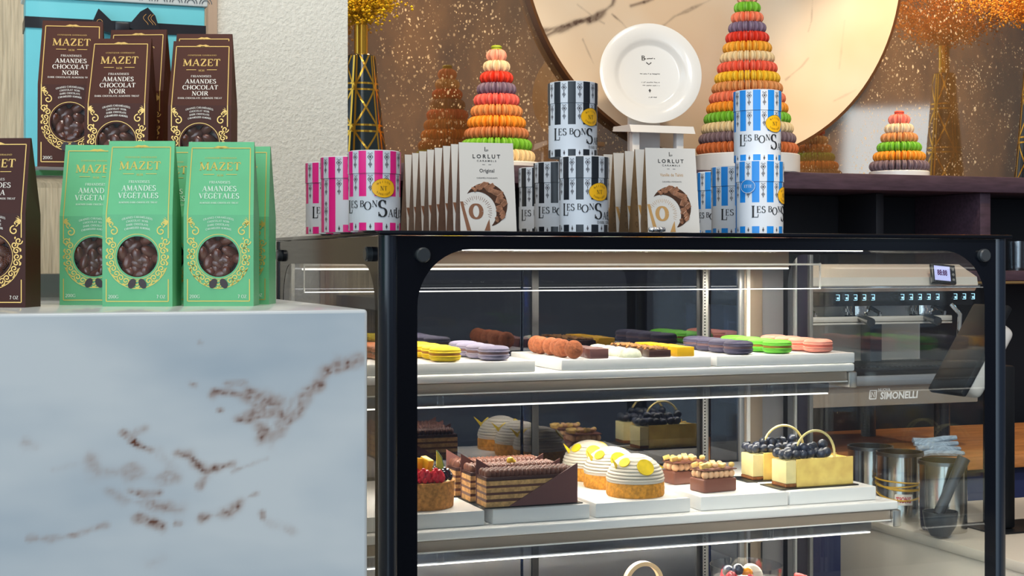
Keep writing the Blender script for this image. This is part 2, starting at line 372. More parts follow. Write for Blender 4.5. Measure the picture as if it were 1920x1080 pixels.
# round marble disc on the mirror wall
def marble_disc():
    YD = YM-.03
    c = Vector((2.3875, YD, ZC+1.0454)); R = .7095
    paths = [([(1000, 62), (1050, 52), (1085, 42), (1120, 30), (1145, 10), (1155, -20)], 4.5, 1.), ([(1145, 28), (1165, 45), (1180, 65), (1195, 75)], 2.2, .6), ([(1080, 45), (1062, 52), (1040, 58), (1010, 75)], 5., .9),
             ([(1180, 12), (1200, 6), (1222, 0)], 3.5, .8), ([(1240, 50), (1262, 32), (1300, 15), (1330, 0)], 3., .45), ([(1225, 62), (1240, 50)], 2.5, .4), ([(1100, 40), (1115, 35), (1130, 22)], 6, .9),
             ([(1080, 10), (1120, 40), (1130, 45)], 1.6, .4), ([(1090, 75), (1110, 120)], 1.8, .35), ([(1520, 0), (1518, 40), (1512, 60)], 1.6, .35), ([(1470, 150), (1500, 125), (1512, 110)], 2.2, .3), ([(1580, 40), (1570, 130)], 2, .15),
             ([(1165, 62), (1172, 75), (1190, 78)], 2, .45), ([(1560, 190), (1600, 170)], 2, .2)]
    n, rings = 720, 230
    vs = [(c.x, c.z)]; fs = []
    for j in range(1, rings+1):
        for i in range(n): a = 2*pi*i/n; vs.append((c.x+R*j/rings*cos(a), c.z+R*j/rings*sin(a)))
    for i in range(n): fs.append((0, 1+i, 1+(i+1) % n))
    for j in range(rings-1):
        for i in range(n): a = 1+j*n; b = a+n; fs.append((a+i, b+i, b+(i+1) % n, a+(i+1) % n))
    P = np.array(vs); I = vein(P, [(a, w*.85, min(1., k*1.15)) for a, w, k in paths], YD, 4.9, .8)
    base = np.array(srgb(240, 224, 200)[:3]); vc = np.array(srgb(92, 70, 58)[:3]); cloud = np.array(srgb(224, 190, 150)[:3])
    cl = np.array([noise.fractal((p[0]*3, p[1]*3, 5), 1, 2, 3) for p in vs]); cl = np.clip(cl*.5+.35, 0, .6)[:, None]
    col = (base*(1-cl)+cloud*cl)*(1-I[:, None])+vc*I[:, None]
    root = thing('marble_disc', 'large round cream marble disc mounted on the speckled mirror wall', 'wall decoration', (c.x, YD, c.z))
    mb = MB(); mb.add([(x-c.x, -.012, z-c.z) for x, z in vs], fs)
    o = mb.build('marble_face', attr_mat('cream_veined_marble', .3), root)
    ca = o.data.color_attributes.new('stone', 'FLOAT_COLOR', 'POINT'); ca.data.foreach_set('color', np.hstack([col, np.ones((len(col), 1))]).astype(np.float32).ravel())
    MB().lathe([(R-.002, -.03), (R-.002, .013), (R+.008, .013), (R+.008, -.03)], 120, 0, RX(pi/2)).build('rim', mat('bronze_rim', srgb(120, 82, 52), .35, .7), root)
    return root
def vein(P, paths, Y, depth, solid=0.):
    I = np.zeros(len(P))
    px = depth/F
    for pts, w, k in paths:
        Q = np.array([[p.x, p.z] for p in (atY(a, b, Y) for a, b in pts)]); w = w*px
        for i in range(len(Q)-1):
            a, b = Q[i], Q[i+1]; ab = b-a; t = np.clip(((P-a) @ ab)/(ab @ ab), 0, 1)[:, None]
            # wobble the line with noise only near it
            d = np.linalg.norm(P-(a+t*ab), axis=1); near = np.where(d < w*4)[0]
            for q in near:
                x, z = P[q]; s = 1/(px*14)
                dd = abs(d[q]+noise.noise((x*s*.5, z*s*.5, 3))*w*1.3)
                g = math.exp(-(dd/w)**2)*k*max(solid, min(1.25, max(.0, .72+.55*noise.noise((x*s*.42, z*s*.42, 1))+.5*noise.fractal((x*s*1.6, z*s*1.6, 4), 1, 2, 2))))
                if g > I[q]: I[q] = g
    return np.clip(I, 0, 1)
marble_disc()

# ------------------------------------------------------------------ back bar
ZB = ZC+.278
def back_bar():
    wood = mat('dark_plum_wood', srgb(74, 56, 68), .45, bump=.15, scale=14, var=.25, stretch=(1, 6, 6))
    dark = mat('black_cabinet', (.012, .012, .016, 1), .5)
    root = thing('back_bar_shelf', 'dark plum wooden back bar shelf unit carrying the macaron towers and vases', 'shelf', (2., 4.05, 0))
    def bx(n, m, *a): return MB().rbox(*a, r=.003).build(n, m, root)
    o = lambda x0, x1, y0, y1, z0, z1: (x0-2., x1-2., y0-4.05, y1-4.05, z0, z1)
    bx('top_board', wood, *o(.6, 5.2, 4.05, YM-.005, ZB-.052, ZB))
    bx('back_panel', dark, *o(.6, 5.2, YM-.03, YM-.008, 0, ZB-.053))
    for px0, px1 in ((1838, 1862),):
        x0 = xat(px0, 4.07); bx('upright', wood, *o(x0, x0+.042, 4.07, YM-.032, ZC-.03, ZB-.053))
    x0 = xat(1643, 4.2); bx('upright', dark, *o(x0, x0+.03, 4.2, YM-.032, ZC-.03, ZB-.053))
    for x in (.7, 1.8): bx('upright', dark, *o(x, x+.03, 4.12, YM-.032, ZC-.03, ZB-.053))
    bx('lower_shelf', wood, *o(.6, 5.2, 4.06, YM-.032, ZC-.065, ZC-.031))
    bx('shelf_edging', mat('brass_edging', srgb(190, 160, 110), .35, .8), *o(.6, 5.2, 4.05, 4.0595, ZC-.075, ZC-.066))
    return root
back_bar()
ZK = ZC-.53
def back_counter():
    root = thing('back_counter', 'dark back counter with oiled wooden worktop under the espresso machine', 'counter', (2.5, 3.6, 0))
    MB().rbox(-2.0, 2.6, -.25, .42, ZK-.035, ZK, r=.003).build('worktop', mat('oiled_oak_worktop', srgb(178, 118, 68), .35, bump=.1, scale=10, var=.3, stretch=(1, 8, 8)), root)
    MB().box(-2.0, 2.6, -.22, .40, 0.0, ZK-.036).build('cabinet_body', mat('navy_cabinet', srgb(36, 44, 82), .35), root)
    return root
back_counter()

# ------------------------------------------------------------------ marble counter block
YMF = 1.60; XMR = xat(690, YMF); ZM = ZC-.0530
def marble_counter():
    paths = [([(692, 672), (650, 681), (612, 700), (582, 735), (562, 762), (536, 802), (508, 826)], 10, .75), ([(600, 712), (612, 690)], 7, .5), ([(575, 728), (592, 722)], 8, .7),
             ([(402, 735), (440, 739), (478, 746), (512, 758)], 6, .95), ([(470, 738), (515, 752), (530, 785), (520, 815), (500, 818), (488, 795)], 12, .7), ([(455, 745), (490, 765), (460, 780)], 7, .8), ([(450, 786), (485, 784), (515, 770)], 7, .8),
             ([(358, 720), (368, 722)], 4, 1.), ([(422, 718), (460, 717)], 3.5, .55), ([(540, 770), (548, 755)], 7, .45),
             ([(230, 811), (240, 818)], 5, .7), ([(245, 826), (262, 836), (282, 844)], 4.5, .95), ([(258, 808), (272, 802)], 5, .4),
             ([(332, 848), (358, 858), (376, 880), (386, 886)], 7, .85), ([(384, 888), (408, 878), (436, 868)], 5.5, 1.), ([(388, 892), (374, 912)], 6, .9), ([(436, 884), (500, 860)], 3.5, .35),
             ([(170, 860), (185, 882), (230, 888), (270, 890)], 10, .42), ([(240, 892), (300, 900), (330, 892)], 9, .4), ([(205, 920), (240, 938), (270, 945)], 7, .4), ([(245, 922), (270, 926), (296, 924)], 6, .85), ([(300, 850), (330, 880)], 8, .2),
             ([(262, 968), (280, 978), (304, 986)], 8, .95), ([(282, 945), (305, 955), (342, 955)], 9, .6), ([(330, 982), (338, 981)], 4.5, .8),
             ([(385, 968), (428, 964), (448, 948), (455, 938)], 7, .85), ([(455, 936), (480, 926)], 3, .4), ([(55, 1011), (110, 1008), (138, 1003), (200, 985)], 4.5, .42), ([(130, 1004), (138, 1003)], 4, .9),
             ([(492, 962), (493, 970)], 4, .6), ([(505, 982), (545, 996)], 7, .22), ([(48, 830), (66, 842)], 8, .28), ([(374, 641), (376, 643)], 3, .6), ([(412, 768), (418, 769)], 3, .6), ([(280, 1055), (300, 1050)], 8, .2), ([(100, 880), (140, 872)], 4, .14)]
    x0, x1, z0, z1 = -.62, XMR-.004, .62, ZM-.004
    nx, nz = 330, 250
    X, Z = np.meshgrid(np.linspace(x0, x1, nx), np.linspace(z0, z1, nz)); P = np.stack([X.ravel(), Z.ravel()], 1)
    I = vein(P, [(a, w*1.12, min(1., k*1.12)) for a, w, k in paths], YMF, 1.66, .42)
    fs = [(j*nx+i, j*nx+i+1, (j+1)*nx+i+1, (j+1)*nx+i) for j in range(nz-1) for i in range(nx-1)]
    cl = np.array([noise.fractal((p[0]*4+p[1], p[1]*9, 2), 1, 2, 4) for p in P]); cl = np.clip(.38+cl*.75, 0, 1.)[:, None]
    c0 = np.array(srgb(226, 228, 226)[:3]); c1 = np.array(srgb(190, 200, 206)[:3]); vb = np.array(srgb(164, 120, 92)[:3]); vd = np.array(srgb(112, 66, 44)[:3])
    k = np.clip((I-.55)/.4, 0, 1)[:, None]
    col = (c0*(1-cl)+c1*cl)*(1-I[:, None])+(vb*(1-k)+vd*k)*I[:, None]
    root = thing('marble_counter', 'tall white marble counter block with rusty brown veins, holding the almond boxes', 'counter', (0, YMF, 0))
    stone = attr_mat('white_veined_marble', .16)
    def paint(o, c):
        ca = o.data.color_attributes.new('stone', 'FLOAT_COLOR', 'POINT'); ca.data.foreach_set('color', np.hstack([c, np.ones((len(c), 1))]).astype(np.float32).ravel())
    mb = MB(); mb.add([(x, 0, z) for x, z in P], fs); o = mb.build('front_slab', stone, root, smooth=False); paint(o, col)
    # body: everything behind the front skin, with an eased edge
    mb = MB(); e = .004
    mb.rbox(-.62-e, XMR, .0003, .70, 0, ZM, r=.004, seg=3)
    o = mb.build('body', stone, root); n = len(o.data.vertices); paint(o, np.tile(np.array(srgb(222, 226, 226)[:3]), (n, 1)))
marble_counter()

# steel ledge at the foot of the panel behind the almond boxes
MB_ = MB().rbox(-1.2, xa-.02, 2.40, 2.46, ZM-.03, ZM+.034, r=.002)
MB_.box(-1.2, xa-.02, 2.46, YP+.019, ZM-.03, ZM-.01)
struct(MB_.build('trim_2', mat('grey_metal_trim', (.36, .35, .33, 1), .35, .7)))

# ================================================================== ALMOND BOXES
def almond_box(kind):
    w, h, d, zc = .0825, .196, .046, .108; w2 = .078
    if kind == 'green':
        pap = mat('mint_card', srgb(100, 186, 128), .45, var=.05, scale=30); ink2 = mat('pale_mint_ink', srgb(214, 232, 210), .5); gold = mat('gold_on_mint', (.62, .46, .10, 1), .38, .5)
        name, lines = 'almond_box', [('FRIANDISES', .0031, .1455, .025), ('AMANDES', .0064, .1362, .041), ('VÉGÉTALES', .0064, .1274, .048), ('ALMONDS DARK CHOCOLATE TREAT', .0021, .1213, .046)]
    elif kind == 'tonka':
        pap = mat('cocoa_card', srgb(66, 27, 16), .5, spec=.3, var=.05, scale=30); ink2 = WHITEINK; gold = GOLD
        lines = [('FRIANDISES', .0027, .1463, .027), ('AMANDES', .0060, .1378, .043), ('TONKA', .0060, .1292, .031), ('DARK CHOCOLATE ALMONDS TREAT', .0022, .1240, .056)]
    else:
        pap = mat('chestnut_card', srgb(72, 30, 12), .5, spec=.3, var=.06, scale=30); ink2 = WHITEINK; gold = GOLD
        lines = [('FRIANDISES', .0027, .1463, .027), ('AMANDES', .0058, .1378, .041), ('CHOCOLAT', .0058, .1296, .047), ('NOIR', .0058, .1214, .022), ('DARK CHOCOLATE ALMONDS TREAT', .0022, .1168, .058)]
    root = thing('almond_box', '', 'box')
    def yf(v): return -d/2 if v <= zc else -d/2+(v-zc)/(h-zc)*(d/2-.0015)
    def hw(v): return w/2 if v <= zc else w/2+(w2-w)/2*(v-zc)/(h-zc)
    eps = [.0004]
    mp = lambda u, v: (u, yf(v)-eps[0], v)
    # body with a round window hole in the lower front panel
    R, cv, n = .0240, .0585, 40
    mb = MB()
    loop = [(R*cos(2*pi*i/n), cv+R*sin(2*pi*i/n)) for i in range(n)]
    def outer(i):
        a = 2*pi*i/n; c_, s_ = cos(a), sin(a); k = min((w/2)/abs(c_) if abs(c_) > 1e-6 else 9, ((zc-cv) if s_ > 0 else cv)/abs(s_) if abs(s_) > 1e-6 else 9)
        return (k*c_, cv+k*s_)
    vs = [(u, -d/2, v) for u, v in loop]+[(u, -d/2, v) for u, v in map(outer, range(n))]
    fs = [(i, (i+1) % n, n+(i+1) % n, n+i) for i in range(n)]
    # fill the four corners skipped by the radial mapping
    for cx_, cz_ in ((w/2, zc), (-w/2, zc), (-w/2, 0), (w/2, 0)):
        best = sorted(range(n), key=lambda i: (outer(i)[0]-cx_)**2+(outer(i)[1]-cz_)**2)[:2]
        vs.append((cx_, -d/2, cz_)); fs.append((n+best[0], n+best[1], len(vs)-1))
    mb.add(vs, fs)
    g = .006  # side gussets fold inwards near the top
    q = [(-w/2, d/2, 0), (w/2, d/2, 0), (w/2, d/2, zc), (-w/2, d/2, zc), (-w2/2, .0015, h), (w2/2, .0015, h), (-w/2, -d/2, zc), (w/2, -d/2, zc), (-w2/2, -.0015, h), (w2/2, -.0015, h), (-w/2, -d/2, 0), (w/2, -d/2, 0),
         (-w/2+.003, 0, zc+.03), (w/2-.003, 0, zc+.03)]
    mb.add(q, [(0, 1, 2, 3), (3, 2, 5, 4), (6, 7, 9, 8), (8, 9, 5, 4), (10, 11, 1, 0), (11, 7, 2, 1), (10, 6, 3, 0), (7, 13, 2), (7, 9, 13), (9, 5, 13), (5, 2, 13), (6, 12, 3), (6, 8, 12), (8, 4, 12), (4, 3, 12)])
    mb.build('body', pap, root, ang=10)
    # almonds behind the window
    rnd = random.Random(5); mb = MB()
    mb.cyl(R+.004, 0, .002, 24, 1, T(0, -d/2+.019, cv) @ RX(pi/2))
    for _ in range(19):
        a = rnd.random()*6.28; r_ = R*sqrt(rnd.random())*1.0
        mb.ell((r_*cos(a), -d/2+.0085+rnd.random()*.004, cv+r_*sin(a)), (.0072, .0062, .0122), Euler((rnd.uniform(-.6, .6), rnd.uniform(0, 3.14), 0)).to_matrix(), 12, 8)
    al = mb.build('almonds', [mat('coated_almond', srgb(98, 50, 30), .16, coat=.8, var=.45, scale=45), CHOC], root)
    al['label'] = 'glossy brown almonds behind the round window'; al['kind'] = 'stuff'
    MB().add([(R*cos(2*pi*i/n), -d/2+.0015, cv+R*sin(2*pi*i/n)) for i in range(n)], [tuple(range(n))]).build('window_film', glass('clear_film', (.95, .93, .92, 1), 1.2), root)
    # gold print: frame, scrolls, brand
    mb = MB(); bx, t = .0365, .0011
    for pts in ([(-bx*.95, .1885), (bx*.95, .1885)], [(-bx, .006), (bx, .006)]): mb.strip(pts, t, mp)
    for sx in (-1, 1):
        mb.strip([(sx*bx, .006), (sx*bx, .032)], t, mp); mb.strip([(sx*bx, .080), (sx*bx, zc), (sx*bx*.95, .1885)], t, mp)
        # leaf sprig on the side of the frame
        for k in range(5):
            a = (-1+k*.5)*.8; mb.fan([(sx*bx, .1), (sx*(bx-.0035*cos(a))-.0008, .1+.0045*sin(a)+.0011), (sx*(bx-.0072*cos(a)), .1+.0072*sin(a)), (sx*(bx-.0035*cos(a))+.0008, .1+.0045*sin(a)-.0011)], mp)
    mb.strip([(-.009, .1888), (-.004, .1900), (0, .1890), (.004, .1900), (.009, .1888)], [.0008, .0022, .003, .0022, .0008], mp)
    serif(mb, 'MAZET', .0095, 0, .1617, mp, width=.050, thick=.19, thin=.08)
    mb.strip([(-.02, .1565), (-.007, .1565)], .0007, mp); mb.strip([(.007, .1565), (.02, .1565)], .0007, mp)
    serif(mb, '1636', .0026, 0, .1543, mp, width=.008)
    serif(mb, 'CONFISEUR GOURMAND', .0018, 0, .1755, mp, width=.038)
    mb.strip([(cos(radians(a))*(R+.0025), cv+sin(radians(a))*(R+.0025)) for a in range(0, 361, 8)], .0007, mp)
    def spiral(cx_, cy_, r0, a0, dirn, turns, wd):
        P = []
        for i in range(15):
            f = i/14; a = a0+dirn*f*turns*2*pi; r_ = r0*(1-.8*f); P.append((cx_+r_*cos(a), cy_+r_*sin(a)))
        mb.strip(P, wd, mp)
    rr = random.Random(9)
    for k in range(19):
        a = radians(155+k*(230/18)); q_ = min(1, (k+1)/4, (19-k)/4)
        rad = R+.0075; cx_, cy_ = rad*cos(a), max(.0125, cv+rad*sin(a))
        spiral(cx_, cy_, .0044, a, 1 if k % 2 else -1, 1.3, .0013)
        for s_ in (-1, 1):
            b = a+s_*.16; x, y = (rad+.0035)*cos(b), cv+(rad+.0035)*sin(b); dx, dy = cos(b+s_*.8)*.0036, sin(b+s_*.8)*.0036
            if abs(x+dx) < .0385 and y+dy > .008: mb.fan([(x, y), (x+dx*.5-dy*.3, y+dy*.5+dx*.3), (x+dx, y+dy), (x+dx*.5+dy*.3, y+dy*.5-dx*.3)], mp)
    mb.strip([((R+.0135)*cos(radians(a))*.98, max(.0105, cv+(R+.0135)*sin(radians(a)))) for a in range(200, 341, 7)], .0009, mp)
    for sx in (-1, 1):   # upright loops beside the window shoulders
        spiral(sx*.028, .0885, .0056, pi/2, sx, 1.1, .0013); spiral(sx*.0335, .0765, .0046, 0, -sx, 1.2, .0013); spiral(sx*.030, .0965, .0034, -pi/2, sx, 1., .0011)
    mb.build('gold_print', gold, root, smooth=False)
    mb = MB(); eps[0] = .0005
    for s_, sz, y, wd in lines: serif(mb, s_, sz, 0, y, mp, width=wd, thick=.19, thin=.07)
    for j, (s_, wd) in enumerate((('GRAINES CARAMÉLISÉES', .036), ('CHOCOLAT NOIR', .026), ('DARK CHOCOLATE', .026), ('CARAMELIZED ALMONDS', .030))):
        y0 = .1040-j*.0042; mpc = lambda u, v, y0=y0: mp(u, v-(u*u)*9)
        serif(mb, s_, .0023, 0, y0, mpc, width=wd, thick=.2, thin=.1)
    serif(mb, '200G', .004, -.028, .0095, mp, width=.0125); serif(mb, '7 OZ', .004, .028, .0095, mp, width=.0105)
    mb.build('lettering', ink2, root, smooth=False)
    mb = MB()
    for s_ in (-1, 1):
        P = [(s_*.0062+.0042*cos(a)*cos(.5*s_)-.0062*sin(a)*sin(.5*s_)*s_*s_, .0268+.0062*sin(a)*cos(.5)+.0042*cos(a)*sin(.5*s_)) for a in [2*pi*i/18 for i in range(18)]]
        mb.fan(P, lambda u, v: (u, yf(v)-.0009, v))
    mb.build('cocoa_pods', mat('pod_ink', srgb(58, 44, 48), .5), root, smooth=False)
    return root
def place(proto, used, label, loc, rz, group=None, tilt=0., sc=1.):
    o = proto if not used else copy_tree(proto)
    o['label'] = label; o.location = loc; o.rotation_euler = (tilt, 0, rz); o.scale = (sc,)*3
    if group: o['group'] = group
    return o
green = almond_box('green'); G1 = 'mint green almond boxes on the marble counter'
for i, (px, t, rz, lab) in enumerate([
    (267, 1.776, -21, 'mint green almond box second from left at the front, gold frame and round window'),
    (416, 1.79, -19, 'mint green almond box at the front right, next to the stucco pier'),
    (184, 1.838, -17, 'shaded mint green almond box at the left, half behind the front left one'),
    (318, 1.862, -21, 'mint green almond box showing only a strip between the two front ones'),
    (449, 1.862, -22, 'mint green almond box rightmost, half hidden behind the front right one')]):
    p = atT(px, 490, t); place(green, i, lab, (p.x, p.y, ZM), radians(rz), G1)
tonka = almond_box('tonka'); p = atT(-3, 490, 1.735)
place(tonka, 0, 'dark brown tonka almond box on the marble, cut by the left picture edge', (p.x, p.y, ZM), radians(-24))
# mirror-steel riser with a step
ZR = ZC+.124; ZL = ZC+.095
def riser():
    x0, x1 = -.62, xat(474, 2.03); xm = xat(158, 2.0)
    root = thing('display_riser', 'mirror steel two level riser on the marble counter carrying brown boxes and turquoise gift', 'display stand', ((x0+x1)/2, 2.05, ZM))
    L = (x1-x0)/2; z = ZR-ZM; o = (x0+x1)/2
    MB().rbox(-L, L, -.012, .32, z-.0125, z, r=.002).build('top_plate', CHROME, root)
    MB().rbox(xm-o, L-.012, -.115, -.0125, ZL-ZM-.006, ZL-ZM, r=.002).build('front_ledge', CHROME, root)
    MB().rbox(xm-o, L-.012, -.0122, -.004, ZL-ZM-.006, z-.013, r=.001).build('riser_back', CHROME, root)
    for x in (-L, L-.010):
        MB().rbox(x, x+.010, .0, .20, 0, z-.013, r=.002).build('leg', CHROME, root)
riser()
noir = almond_box('noir'); G2 = 'brown almond boxes on the steel riser'
for i, (px, t, rz, z, tilt, sc, lab) in enumerate([
    (136, 1.985, -13, ZR, -1.5, 1., 'brown almond box leftmost on the riser, whole window showing beside the gift'),
    (226, 1.945, -21, ZL, -2, 1., 'brown almond box in the middle front of the riser, overlapping two others'),
    (259, 2.060, -24, ZR, -1.5, 1., 'brown almond box standing behind the middle front one, text half hidden'),
    (380, 1.970, -20, ZL, -1.5, 1., 'brown almond box at the right front of the riser before the stucco pier'),
    (383, 2.10, -20, ZR, -1, 1., 'brown almond box showing only its top edge behind the right front one')]):
    p = atT(px, 490, t); place(noir, i, lab, (p.x, p.y, z), radians(rz), G2, radians(tilt), sc)

def gift():
    Y0 = 2.27; x0, x1 = xat(48, Y0), xat(384, Y0); w = x1-x0; zt = atY(200, 3, Y0).z; h = zt-ZR; cx = (x0+x1)/2
    root = thing('gift_box', 'turquoise gift box with black ribbon bow in cellophane behind the brown boxes', 'gift', (cx, Y0, ZR))
    tq = mat('turquoise_card', srgb(104, 196, 204), .5, var=.04, scale=10); bl = mat('black_satin_ribbon', (.012, .011, .014, 1), .35)
    MB().rbox(-w/2, w/2, 0, .07, 0, h, r=.002).build('body', tq, root)
    mb = MB(); mb.rbox(-w/2-.004, w/2+.004, -.004, .074, h+.0003, h+.06, r=.002); mb.build('lid', mat('ivory_card', srgb(226, 228, 222), .6), root)
    mb = MB(); mpl = lambda u, v: (u, -.0048, v)
    for k in range(5):
        c_ = w*.16+k*.022
        for r_ in (.009, .0055): mb.strip([(c_+r_*cos(radians(a)), h+.004+r_*sin(radians(a))) for a in range(0, 181, 15)], .0012, mpl)
    mb.build('lid_pattern', mat('slate_ink', srgb(70, 78, 84), .6), root, smooth=False)
    zr = h-.030
    rb = MB(); rb.box(-w/2-.0015, w/2+.0015, -.0016, .0716, zr-.014, zr+.002); o = rb.build('ribbon', bl, root)
    mb = MB()
    def loop(x, sx, tip, zz):
        # flat ribbon tail folded up from the knot
        pts = [(x, -.010, zr-.006), (x+sx*.012, -.016, zr+.010), (x+sx*tip, -.014, zr+zz)]
        vs = []
        for i, (a, b, c) in enumerate(pts): q = (.016, .019, .012)[i]; vs += [(a-q*.6, b, c-q*.4*sx), (a+q*.6, b+.002, c+q*.4*sx)]
        mb.add(vs, [(0, 1, 3, 2), (2, 3, 5, 4)])
    ox = lambda px: xat(px, Y0-.012)-cx
    mb.prism([(ox(168), zr-.012), (ox(184), zr+.016), (ox(218), zr-.008), (ox(212), zr-.02)], -.020, -.0025)
    mb.prism([(ox(238), zr-.008), (ox(262), zr+.015), (ox(276), zr+.0215), (ox(290), zr+.010), (ox(298), zr-.010), (ox(262), zr-.016)], -.020, -.0025)
    mb.rbox(ox(214), ox(242), -.024, -.0022, zr-.018, zr-.002, r=.003)
    mb.build('bow', bl, root, ang=30)
    mb = MB(); m2 = lambda u, v: (u, -.0206, v)
    for px in (272, 281, 286):
        mb.strip([(ox(px)+.0035*cos(a*.7), zr-.004+a*.0022) for a in range(0, 8)], .0009, m2)
    mb.strip([(ox(186)+.004*cos(a), zr-.004+.004*sin(a)) for a in [i*.6 for i in range(10)]], .0009, m2)
    mb.build('ribbon_lettering', mat('gold_ribbon_ink', srgb(190, 140, 80), .5, .3), root, smooth=False)
    # cellophane: crumpled clear sheet round the box
    nx, nz = 26, 18; vs = []
    for j in range(nz+1):
        for i in range(nx+1):
            u = -w/2-.012+(w+.02)*i/nx; v = (h+.06)*j/nz
            k = noise.noise((u*22, v*14, .3))*.006+abs(noise.noise((u*9+v*6, v*5, 2)))*.008
            vs.append((u, -.030-k, v))
    MB().add(vs, [(j*(nx+1)+i, j*(nx+1)+i+1, (j+1)*(nx+1)+i+1, (j+1)*(nx+1)+i) for j in range(nz) for i in range(nx)]).build('cellophane', glass('cellophane', (.985, .985, .985, 1), 1.22, .05), root)
gift()

# ================================================================== DISPLAY CASE
CX0, CX1, CY0, CY1 = .532, 1.556, 1.934, 2.645; ZT = ZC+.0415
def display_case():
    root = thing('display_case', 'black framed glass pastry display case with lit shelves', 'display case', ((CX0+CX1)/2, CY0, 0))
    Mx = T(-(CX0+CX1)/2, -CY0, 0)
    blk = black_gloss(); gl = glass('clear_case_glass'); frame = mat('black_powder_coat', (.007, .012, .022, 1), .25, spec=.6)
    def B(n, mb, m, par=root, **k):
        for i, v in enumerate(mb.v): mb.v[i] = tuple(Mx @ Vector(v))
        return mb.build(n, m, par, **k)
    B('top', MB().rbox(CX0-.004, CX1+.004, CY0-.004, CY1+.004, ZT-.006, ZT, r=.002), blk)
    r = .0135
    for x, y in ((CX0+r, CY0+r), (CX1-r, CY0+r), (CX0+r, CY1-r), (CX1-r, CY1-r)):
        B('corner_post', MB().cyl(r, .12, ZT-.0065, 24, 0, T(x, y, 0)), frame)
    B('base', MB().rbox(CX0, CX1, CY0, CY1, .0, .119, r=.004), blk)
    zb = ZC+.0165; z0 = .13
    def pane(axis, fixed, a0, a1, name, wl, wr, zband, rad):
        # glass sheet with a black printed border: top band, two jambs, rounded corners
        t = .005
        g = MB()
        P = lambda a, b, d: (a, fixed+d, b) if axis == 'x' else (fixed+d, a, b)
        g.prism([(a0, z0), (a1, z0), (a1, ZT-.007), (a0, ZT-.007)], 0, t, mp=P); o = B(name, g, gl, smooth=False)
        f = MB()
        def pl(poly): f.prism(poly, -.0006, -.0001, mp=P)
        f.prism([(a0, zband), (a1, zband), (a1, ZT-.007), (a0, ZT-.007)], -.0006, -.0001, mp=P)
        f.prism([(a0, z0), (a0+wl, z0), (a0+wl, zband), (a0, zband)], -.0006, -.0001, mp=P)
        f.prism([(a1-wr, z0), (a1, z0), (a1, zband), (a1-wr, zband)], -.0006, -.0001, mp=P)
        for sgn, x in ((1, a0+wl), (-1, a1-wr)):
            pts = [(x+sgn*rad*(1-cos(i*pi/2/12)), zband-rad*(1-sin(i*pi/2/12))) for i in range(13)]
            for i in range(12): f.prism([(x, zband), pts[i], pts[i+1]], -.0006, -.0001, mp=P)
        B('glass_border', f, blk, o, smooth=False)
        return o
    pane('x', CY0+.004, CX0+.0235, CX1-.0235, 'front_glass', .0285, .0205, zb, .078)
    sl = pane('y', CX0+.004, CY0+.026, CY1-.026, 'side_glass', .016, .030, ZC-.004, .062)
    pane('y', CX1-.009, CY0+.026, CY1-.026, 'side_glass', .016, .030, ZC+.014, .062)
    for px, py in ((793, 478), (1845, 479)):
        p = atY(px, py, CY0); B('fixing_cap', MB().lathe([(0, -.006), (.0085, -.006), (.0102, -.004), (.0102, .004), (0, .004)], 28, 0, T(p.x, CY0+.0005, p.z) @ RX(-pi/2)), mat('dark_cap', (.03, .035, .04, 1), .35))
    for y in (CY0+.062, CY1-.045):
        B('fixing_cap', MB().lathe([(0, -.006), (.0085, -.006), (.0102, -.004), (.0102, .004), (0, .004)], 28, 0, T(CX0, y, ZC+.010) @ RY(pi/2)), mat('dark_cap', (.03, .035, .04, 1), .35))
    # head light box at the back with clear screen and LED strips
    led = emitter('led_strip', (1., .92, .80, 1), 64.); leds = emitter('led_side', (1., .95, .86, 1), 2.4); ledt = emitter('led_edge', (1., .95, .88, 1), 4.)
    ymid = 2.462
    B('canopy', MB().rbox(CX0+.012, CX1-.012, 2.30, CY1-.03, ZC+.020, ZT-.008, r=.002), mat('canopy_steel', srgb(170, 150, 130), .4, .6))
    hd = B('head_screen', MB().box(CX0+.014, CX1-.014, ymid, ymid+.004, ZC-.051, ZC+.0195), glass('screen_acrylic', (.93, .93, .93, 1), 1.4))
    B('screen_edge', MB().box(CX0+.014, CX1-.014, ymid-.0006, ymid+.0046, ZC-.0525, ZC-.0511), ledt, hd)
    B('screen_edge', MB().box(CX1-.0139, CX1-.0125, ymid-.0006, ymid+.0046, ZC-.0525, ZC-.003), mat('polished_edge', (.8, .8, .78, 1), .3), hd)
    B('screen_edge', MB().box(CX0+.0125, CX0+.0139, ymid-.0006, ymid+.0046, ZC-.0525, ZC-.003), mat('polished_edge', (.8, .8, .78, 1), .3), hd)
    def strip_(x0, x1, y0, y1, z0, z1, par=root):
        mb = MB(); mb.box(x0, x1, y0, y1, z0, z1, 1); mb.m[4] = 1
        k = [q for q, f in enumerate(mb.f) if all(abs(mb.v[v][2]-z0) < 1e-7 for v in f)][0]; mb.m[k] = 0
        return B('light_strip', mb, [led, leds], par, smooth=False)
    strip_(CX0+.02, CX1-.02, 2.31, 2.322, ZC+.0180, ZC+.0195)
    strip_(CX0+.02, CX1-.06, 2.50, 2.512, ZC-.0150, ZC-.012)
    B('light_housing', MB().rbox(CX0+.02, CX1-.06, 2.498, 2.535, ZC-.0115, ZC+.0195, r=.002), mat('canopy_steel', srgb(170, 150, 130), .4, .6))
    B('screen_rail', MB().box(CX0+.014, CX1-.014, ymid-.004, ymid-.0008, ZC-.0075, ZC-.004), mat('rail_white', (.85, .83, .8, 1), .3))
    # shelves
    strip = mat('shelf_front_steel', srgb(166, 150, 134), .35, .35); tubem = glass('led_tube_clear', (.50, .53, .58, 1), 1.45, .25, .13); lip = mat('rail_white', (.85, .83, .8, 1), .3)
